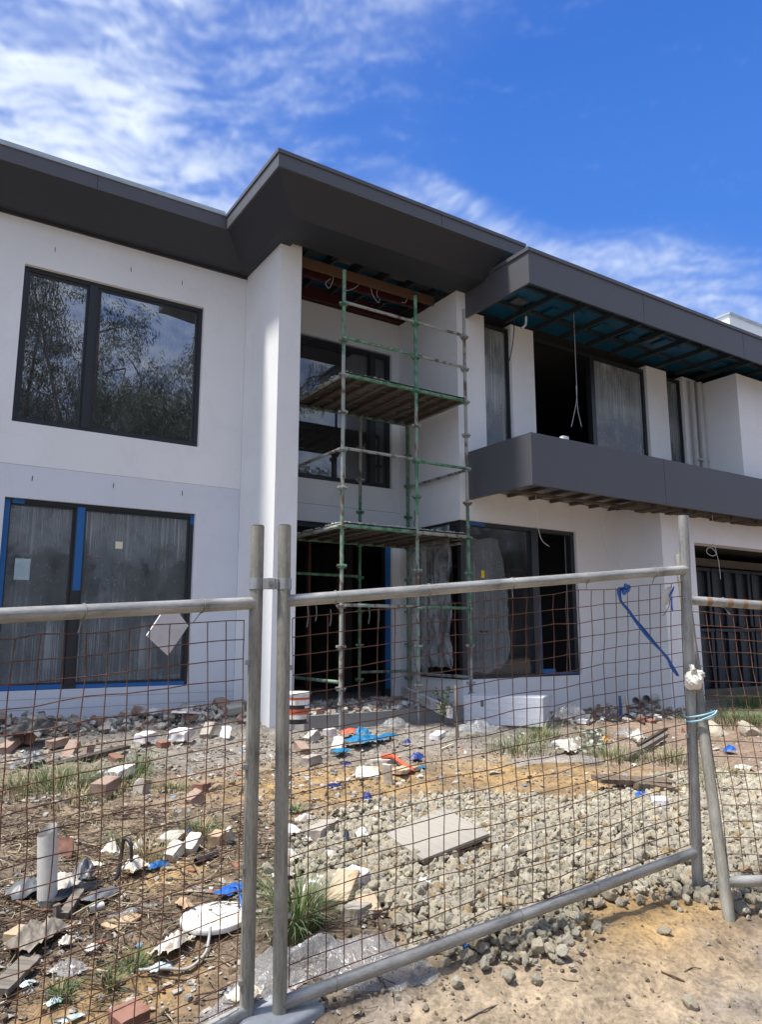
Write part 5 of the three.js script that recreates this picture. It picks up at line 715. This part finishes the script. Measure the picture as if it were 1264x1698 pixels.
{
  // gravel: nearest stones are things, the rest one mass
  const r = rng(9), all = []; const xs = gravelPoly.map((p) => p.x), zs = gravelPoly.map((p) => p.z), X0 = Math.min(...xs) - 0.2, X1 = Math.max(...xs) + 0.2, Z0 = Math.min(...zs) - 0.2, Z1 = Math.max(...zs) + 0.2;
  let tries = 0; while (all.length < 21000 && tries++ < 140000) { const x = mix(X0, X1, r()), z = mix(Z0, Z1, r()), j = 0.10 + 0.1 * r(); if (!inPoly(x + j * (r() - 0.5) * 2, z + j * (r() - 0.5) * 2, gravelPoly)) continue; const D = Math.hypot(x, z), s = (0.009 + 0.019 * Math.pow(r(), 2.2) + 0.006 * r()) * (D > 6 ? 1.2 : 1), layer = r(); all.push({ x, z, s, y: hgt(x, z) + s * 0.25 + layer * 0.035, D, k: Math.floor(r() * 14), e: [r() * 6, r() * 6, r() * 6], t: r() }); }
  const vis = all.filter((a) => { const w = FH.x * a.x + FH.z * a.z, q = RT.x * a.x + RT.z * a.z; return Math.abs(q / w) < 0.56; }).sort((a, b) => b.s / b.D - a.s / a.D), first = new Set(vis.slice(0, 300));
  const pal = (t) => (t < 0.5 ? mix3([0.66, 0.585, 0.43], [0.60, 0.54, 0.41], t * 2) : t < 0.8 ? [0.52, 0.475, 0.38] : t < 0.94 ? [0.68, 0.625, 0.50] : [0.52, 0.39, 0.22]);
  const stoneG = tex(256, 256, (u, v) => 0.80 + 0.45 * (fbm(u * 9, v * 9, 5, 9) - 0.42)), gm = mat('gravelm', { roughness: 0.95, map: stoneG, bumpMap: soilB, bumpScale: 0.006 }), tones = [0, 0.3, 0.6, 0.85, 0.95].map((t, i) => mat('gravel' + i, { color: pal(t), roughness: 0.95, map: stoneG, bumpMap: soilB, bumpScale: 0.006 }));
  const fine = Array.from({ length: 8 }, (_, i) => rock(700 + i, 3, 0.85, 13));
  for (const a of first) { const o = new THREE.Mesh(fine[a.k % 8], tones[a.t < 0.25 ? 0 : a.t < 0.5 ? 1 : a.t < 0.8 ? 2 : a.t < 0.93 ? 3 : 4]); o.name = nm('gravel_stone'); o.position.set(a.x, a.y, a.z); o.rotation.set(...a.e); o.scale.setScalar(a.s * 1.05); scene.add(o); shade(o); tag(o, 'rough broken stone of the gravel spread behind the middle fence panel', 'stone', 'gravel stones behind the middle fence panel'); }
  const rest = all.filter((a) => !first.has(a)); let i = 0;
  scatter('gravel', 'pale crushed rock gravel spread across the ground', rest.length, () => { const a = rest[i++]; return a && trs(V(a.x, a.y, a.z), ...a.e, a.s); }, variants, gm, 21, (q) => { const k = 0.8 + 0.4 * q(); return pal(q()).map((c) => c * k); });
  // pebbles and soil crumbs everywhere
  const inSite = (q) => { const w = 2.0 + 7.2 * Math.pow(q(), 1.5), s = (q() - 0.5) * 1.16 * w; const x = FH.x * w + RT.x * s, z = FH.z * w + RT.z * s; return z < -9.3 && x < 4 || z < -8.1 && x > 3.8 || z > -0.5 ? null : [x, z, w, s]; };
  scatter('pebbles', 'soil crumbs and pebbles strewn over the site', 15000, (q) => { const a = inSite(q); if (!a) return null; const s = 0.003 + (a[3] < 0.2 ? 0.015 : 0.009) * Math.pow(q(), 3); if (a[2] < 4 && a[3] > 0.3 && q() < 0.72) return null; return trs(gp(a[0], a[1], s * 0.3), q() * 6, q() * 6, q() * 6, s * (a[2] > 5 ? 1.5 : 1)); }, variants, gm, 31, (q) => { const t = q(); return t < 0.4 ? [0.34, 0.26, 0.18] : t < 0.8 ? [0.46, 0.38, 0.28] : [0.6, 0.56, 0.5]; });
  scatter('gravel_fines', 'fine gravel chips between the larger stones', 9000, (q) => { const x = mix(X0, X1, q()), z = mix(Z0, Z1, q()); if (!inPoly(x + 0.5 * (q() - 0.5), z + 0.5 * (q() - 0.5), gravelPoly)) return null; const s = 0.003 + 0.007 * q() * q(); return trs(gp(x, z, s * 0.4 + 0.012 * q()), q() * 6, q() * 6, q() * 6, s); }, variants, gm, 33, (q) => { const k = 0.8 + 0.4 * q(); return pal(q()).map((c) => c * k); });
  const chip = [boxUV(new THREE.BoxGeometry(1, 0.16, 0.6)), boxUV(crumple(1, 0.8, 0.35, 7, 4)), boxUV(crumple(1, 0.5, 0.2, 9, 4)), boxUV(new THREE.CylinderGeometry(0.5, 0.6, 0.18, 5))];
  scatter('litter_flakes', 'small white and grey flakes of plaster and paper strewn on the soil', 3200, (q) => { const a = inSite(q); if (!a) return null; const c = fbm(a[0] * 1.7 + 4, a[1] * 1.7, 3); const inW = blob(a[0], a[1], spot(530, 1400), 0.7); if (a[2] < 3.9 && a[3] > 0.35) return null; if (q() > sst(0.42, 0.62, c) * (a[3] < 0 ? 1.0 : 0.35) + 1.5 * inW) return null; const s = 0.010 + 0.034 * Math.pow(q(), 2.5); return trs(gp(a[0], a[1], 0.006), (q() - 0.5) * 0.9, q() * 6, (q() - 0.5) * 0.9, s * (a[2] > 5 ? 1.5 : 1)); }, chip, mat('flakem', { roughness: 0.8, map: grainT }), 41, (q) => { const t = q(); return t < 0.22 ? [0.62, 0.60, 0.56] : t < 0.7 ? [0.46, 0.42, 0.36] : t < 0.8 ? [0.35, 0.34, 0.33] : t < 0.86 ? [0.2, 0.3, 0.42] : t < 0.94 ? [0.42, 0.32, 0.22] : [0.40, 0.16, 0.10]; });
  scatter('wall_rubble', 'small rubble of broken brick and mortar along the house walls', 2600, (q) => { const t = q(); let x, z; if (t < 0.55) { x = -0.5 + 4.4 * q(); z = -9.5 + 0.85 * q(); } else if (t < 0.88) { x = 4.2 + 2.4 * q(); z = -9.6 + 1.45 * q(); } else { x = 7 + 3.5 * q(); z = -8.1 + 1.5 * q(); } const s = 0.012 + 0.062 * Math.pow(q(), 2.2); const y = t >= 0.55 && t < 0.88 ? 0.56 + s * 0.2 : hgt(x, z) + s * 0.3 + (t < 0.55 ? 0.08 * q() * q() : 0); return trs(V(x, y, z), (q() - 0.5) * 2, q() * 6, (q() - 0.5) * 2, s * 0.7); }, [...rub, ...variants.slice(0, 5)], gm, 51, (q) => { const t = q(); return t < 0.45 ? [0.55, 0.50, 0.43] : t < 0.68 ? [0.44, 0.27, 0.20] : t < 0.8 ? [0.38, 0.34, 0.29] : t < 0.94 ? [0.72, 0.71, 0.70] : [0.15, 0.15, 0.16]; });
  const twig = [raw(new THREE.CylinderGeometry(0.018, 0.012, 1, 4).rotateZ(Math.PI / 2)), tube([V(-0.5, 0, 0), V(-0.15, 0.12, 0.1), V(0.2, 0.06, -0.08), V(0.5, 0.16, 0.05)], 0.016, 8, 4), tube([V(-0.5, 0, 0), V(-0.1, 0.05, -0.14), V(0.5, 0.02, 0.1)], 0.02, 8, 4)].map((g) => boxUV(g));
  scatter('twigs', 'dry twigs and straw lying on the soil', 3600, (q) => { const a = inSite(q); if (!a || a[3] > 0.05) return null; const d = Math.max(blob(a[0], a[1], spot(90, 1500), 0.75), blob(a[0], a[1], spot(380, 1400), 0.5), blob(a[0], a[1], spot(150, 1380), 0.6), 0.12); if (q() > d) return null; const L = 0.06 + 0.2 * q() * q(); return trs(gp(a[0], a[1], 0.006 + 0.012 * q()), 0, q() * 6, (q() - 0.5) * 0.4, L); }, twig, gm, 61, (q) => { const t = q(); return t < 0.5 ? [0.13, 0.09, 0.06] : t < 0.8 ? [0.30, 0.22, 0.14] : [0.5, 0.42, 0.28]; });
}
// ---------------------------------------------------------------- grass tufts and weeds
function tuft(label, u, v, n, len, spread, seed, dry = 0.25, name = 'grass_tuft') {
  const r = rng(seed), o = spot(u, v), pos = [], col = [];
  for (let i = 0; i < n; i++) {
    const a = r() * 6.283, rad = spread * Math.sqrt(r()), lean = 0.3 + 1.15 * r(), L = len * (0.45 + 0.65 * r()), w = 0.0022 + 0.0022 * r(), dx = Math.cos(a), dz = Math.sin(a), bx = rad * Math.cos(a + r() - 0.5), bz = rad * Math.sin(a + r() - 0.5);
    const c = r() < dry ? mix3([0.34, 0.28, 0.14], [0.42, 0.36, 0.2], r()) : mix3([0.045, 0.10, 0.022], [0.11, 0.18, 0.045], r()); let pr = null;
    const b0 = hgt(o.x + bx, o.z + bz) - o.y;
    for (let k = 0; k <= 4; k++) { const t = k / 4, h = L * (t - 0.42 * lean * t * t), d = L * lean * 0.75 * t * t, ww = w * (1 - t * 0.85), x = bx + dx * d, y = b0 + h, z = bz + dz * d, q = [[x - dz * ww, y, z + dx * ww], [x + dz * ww, y, z - dx * ww]]; if (pr) { pos.push(...pr[0], ...pr[1], ...q[0], ...pr[1], ...q[1], ...q[0]); for (let m = 0; m < 6; m++) col.push(...c); } pr = q; }
  }
  const g = new THREE.BufferGeometry(); g.setAttribute('position', new THREE.Float32BufferAttribute(pos, 3)); g.setAttribute('color', new THREE.Float32BufferAttribute(col, 3)); g.computeVertexNormals();
  return item(name, label, name === 'grass_tuft' ? 'grass' : 'weed', g, M.grass, o);
}
tuft('large green grass tuft growing right behind the paired posts', 492, 1545, 420, 0.34, 0.10, 1, 0.15);
tuft('wide patch of long grass before the wall rubble at left', 95, 1300, 520, 0.22, 0.36, 2, 0.32); tuft('grass around the white foam slab in the weeds', 190, 1302, 340, 0.2, 0.28, 3, 0.22); tuft('dry grass left of the wide grass patch', 25, 1312, 320, 0.15, 0.32, 4, 0.55); tuft('dry yellow grass in front of the cored brick', 130, 1325, 280, 0.13, 0.3, 5, 0.6); tuft('green weeds right of the white foam slab', 228, 1285, 160, 0.3, 0.12, 6, 0.1);
tuft('small grass sprig above the grey strip', 225, 1605, 90, 0.09, 0.06, 7, 0.1); tuft('small upright grass sprig near the bottom left', 182, 1642, 50, 0.13, 0.03, 8, 0.2); tuft('green sprig below the cloth scrap', 100, 1652, 110, 0.07, 0.05, 9, 0.05); tuft('small green weed above the black strap', 190, 1400, 60, 0.12, 0.05, 10, 0.1); tuft('low grass by the grey flat piece', 330, 1390, 160, 0.16, 0.14, 11, 0.35); tuft('tangle of dry stems left of the ochre patch', 240, 1430, 130, 0.2, 0.16, 12, 0.9); tuft('low green patch near the bright red half brick', 285, 1312, 110, 0.12, 0.16, 13, 0.3); tuft('sprig beside the right fence post in the ochre sand', 490, 1350, 70, 0.1, 0.05, 14, 0.2);
tuft('grass strip right of the foam pack end', 860, 1250, 300, 0.24, 0.4, 15, 0.3); tuft('grass between the wrapped foam pack and ochre sand', 900, 1225, 260, 0.26, 0.3, 16, 0.4); tuft('grass in the rubble under the orange wrapper', 1010, 1262, 240, 0.22, 0.3, 17, 0.4); tuft('dry grass left of the tied post', 1110, 1262, 200, 0.2, 0.3, 18, 0.5);
tuft('green grass clump before the garage at the right edge', 1245, 1172, 560, 0.36, 0.5, 19, 0.06); tuft('green lawn strip before the garage right of the leaning post', 1215, 1195, 1000, 0.18, 0.9, 20, 0.08); tuft('grass beside the leaning post foot behind gravel', 1200, 1290, 160, 0.2, 0.22, 21, 0.5); tuft('yellow green grass between the tied posts', 1165, 1310, 120, 0.2, 0.16, 22, 0.6); tuft('grass along the lawn edge at far right', 1262, 1200, 700, 0.18, 0.7, 23, 0.1);
tuft('dry grass by the white flat scrap at the wall corner', 985, 1222, 160, 0.2, 0.25, 24, 0.6);
{ const w = thing('weed_plant', 'leafy green weed growing by the scaffold foot below the side wall', 'weed', spot(735, 1205)), r = rng(4); for (let i = 0; i < 6; i++) { const a = i * 1.1, top = V(0.1 * Math.cos(a), 0.34 + 0.16 * r(), 0.1 * Math.sin(a)); part(w, 'stem', tube([V(0, 0, 0), V(top.x * 0.3, top.y * 0.5, top.z * 0.3), top], 0.005, 8, 4), M.bark, w, false); const g = []; for (let k = 0; k < 16; k++) { const t = 0.3 + 0.7 * r(); g.push(boxUV(new THREE.CircleGeometry(0.015 + 0.010 * r(), 6).scale(1, 0.55, 1).rotateX(-0.9 + r()).rotateY(r() * 6).translate(top.x * t + 0.09 * (r() - 0.5), top.y * t, top.z * t + 0.09 * (r() - 0.5)))); } part(w, 'leaves', g, M.weedleaf || pmat('weedleaf', { color: [0.10, 0.16, 0.05], roughness: 0.7, transmission: 0.3, thickness: 0 }), w, false); } }
{ const w = thing('weed_plant', 'pale grey leaved weed in the rubble under the garage pier', 'weed', spot(985, 1250)), r = rng(6); const g = []; for (let k = 0; k < 80; k++) g.push(boxUV(new THREE.CircleGeometry(0.022 + 0.012 * r(), 6).scale(1, 0.6, 1).rotateX(-0.9 + r()).rotateY(r() * 6).translate(0.22 * (r() - 0.5), 0.03 + 0.2 * r(), 0.2 * (r() - 0.5)))); part(w, 'leaves', g, mat('greyleaf', { color: [0.36, 0.40, 0.33], roughness: 0.8 }), w, false); for (let i = 0; i < 3; i++) part(w, 'stem', tube([V(0, 0, 0), V(0.05 * i - 0.05, 0.1, 0), V(0.1 * i - 0.1, 0.2, 0.02)], 0.004, 6, 4), M.bark, w, false); }
// ---------------------------------------------------------------- trees across the street (seen in the windows)
function tree(label, x, z, H, cr0, seed, dense, m) {
  const r = rng(seed), t = thing('gum_tree', label, 'tree', V(x, -0.12, z)), tops = [];
  const tp = V((r() - 0.5) * 1.6, H * 0.44, (r() - 0.5) * 1.2), trunk = new THREE.CatmullRomCurve3([V(0, 0, 0), V(tp.x * 0.2, H * 0.25, tp.z * 0.5), tp]);
  const tg = (c, r0, r1, n, s) => { const g = new THREE.TubeGeometry(c, n, 1, s), p = g.attributes.position; for (let i = 0; i <= n; i++) { const q = c.getPointAt(i / n), k = mix(r0, r1, i / n); for (let j = 0; j <= s; j++) { const a = i * (s + 1) + j; p.setXYZ(a, q.x + (p.getX(a) - q.x) * k, q.y + (p.getY(a) - q.y) * k, q.z + (p.getZ(a) - q.z) * k); } } g.computeVertexNormals(); return raw(g); };
  part(t, 'trunk', tg(trunk, H * 0.018, H * 0.009, 14, 10), M.bark, t, false);
  const n = 12; for (let i = 0; i < n; i++) {
    const a = i * 2.4 + r(), s = trunk.getPointAt(0.55 + 0.45 * i / n), L = H * (0.24 + 0.26 * r()), e = V(s.x + Math.cos(a) * L * 0.85, s.y + L * (0.30 + 0.85 * r()), s.z + Math.sin(a) * L * 0.6), c = new THREE.CatmullRomCurve3([s, s.clone().lerp(e, 0.5).add(V(0, -0.06 * L + 0.1 * r(), 0)), e]);
    part(t, 'limb', tg(c, H * 0.006, H * 0.0015, 8, 6), M.bark, t, false);
    for (let k = 0; k < 4; k++) { const b = c.getPointAt(0.4 + 0.6 * (k + 1) / 4), q = b.clone().add(V((r() - 0.5) * cr0, (r() - 0.2) * cr0 * 0.7, (r() - 0.5) * cr0)); tops.push(q); part(t, 'limb', tg(new THREE.CatmullRomCurve3([b, b.clone().lerp(q, 0.5).add(V(0.05, 0.08, 0)), q]), H * 0.0025, H * 0.0008, 4, 4), M.bark, t, false); }
  }
  const bl = []; for (let i = 0; i < 16; i++) { const L = 0.11 + 0.09 * r(), g = new THREE.PlaneGeometry(0.028, L, 1, 2).translate(0, -L / 2, 0), p = g.attributes.position; for (let k = 0; k < p.count; k++) if (p.getY(k) < -L * 0.9 || p.getY(k) > -L * 0.1) p.setX(k, p.getX(k) * 0.3); g.rotateX((r() - 0.5) * 1.8).rotateY(r() * 6).translate((r() - 0.5) * 0.42, (r() - 0.5) * 0.42, (r() - 0.5) * 0.42); bl.push(raw(g)); }
  const clump = join(bl); clump.computeVertexNormals(); const N = Math.round(tops.length * dense), im = new THREE.InstancedMesh(clump, m, N);
  for (let i = 0; i < N; i++) { const q = tops[i % tops.length], s = cr0 * 0.5, u = V(r() - 0.5, r() - 0.5, r() - 0.5).normalize().multiplyScalar(s * Math.cbrt(r())); im.setMatrixAt(i, trs(V(q.x + u.x, q.y + u.y * 0.6, q.z + u.z), r() * 0.6, r() * 6, r() * 0.6, 0.8 + 0.6 * r())); }
  im.name = 'crown'; im.userData.kind = 'stuff'; im.castShadow = im.receiveShadow = true; t.add(im); return t;
}
[['tall open gum tree across the street mirrored in the upper left window', 6.6, 15.5, 21, 2.7, 1, 95, 0], ['slender gum tree across the street left of the tall open one', 3.4, 17, 20, 2.7, 2, 95, 0], ['spreading gum tree across the street right of the tall open one', 10.4, 16.5, 21, 2.8, 3, 95, 0], ['dark dense tree across the street facing the entrance', 14.5, 19, 12, 2.8, 4, 70, 1], ['broad gum tree far to the right across the street', 21, 20, 14, 2.6, 5, 50, 0], ['leaning gum tree at the far left across the street', -3, 18, 15, 2.5, 6, 50, 0], ['dense tree far along the street to the east', 28, 20, 12, 3.0, 7, 60, 1], ['last dense tree at the east end of the street', 36, 23, 13, 3.2, 8, 60, 1]].forEach(([l, x, z, H, c, s, d, k]) => tree(l, x, z, H, c, s, d, k ? M.leafb : M.leaf));
{ // low dense shrubs under the gums
  const r = rng(8), leafq = (() => { const a = []; for (let i = 0; i < 14; i++) a.push(raw(new THREE.PlaneGeometry(0.14, 0.2).rotateX(r() * 3).rotateY(r() * 6).translate((r() - 0.5) * 0.6, (r() - 0.5) * 0.6, (r() - 0.5) * 0.6))); return join(a); })();
  [[-3, 16.6, 4.6, 'leftmost dark shrub across the street'], [1.6, 17.8, 4.6, 'second dark shrub from the left across the street'], [6, 18.6, 5.2, 'third dark shrub across the street behind the tall gum'], [10.6, 18.2, 4.8, 'fourth dark shrub across the street'], [15.4, 19.6, 4.2, 'fifth dark shrub across the street'], [21, 20, 4.6, 'sixth dark shrub across the street'], [25, 18.5, 5, 'seventh dark shrub across the street'], [30, 19.5, 5, 'eighth dark shrub across the street'], [35, 20, 5, 'rightmost dark shrub across the street']].forEach(([x, z, h, l]) => { const t = thing('shrub', l, 'shrub', V(x, -0.12, z)); for (let i = 0; i < 4; i++) part(t, 'stem', tube([V(0, 0, 0), V((r() - 0.5), h * 0.4, (r() - 0.5)), V((r() - 0.5) * 3, h * 0.8, (r() - 0.5) * 2)], 0.05, 8, 5), M.bark, t, false); const N = 420, im = new THREE.InstancedMesh(leafq, M.leafb, N); for (let i = 0; i < N; i++) { const a = r() * 6.283, q = Math.sqrt(r()) * 2.6, y = h * r(); im.setMatrixAt(i, trs(V(Math.cos(a) * q * (1 - 0.4 * y / h), y, Math.sin(a) * q * 0.7), r() * 3, r() * 6, 0, 0.9 + 0.7 * r())); } im.name = 'foliage'; im.userData.kind = 'stuff'; im.castShadow = im.receiveShadow = true; t.add(im); });
}
renderer.render(scene, camera);
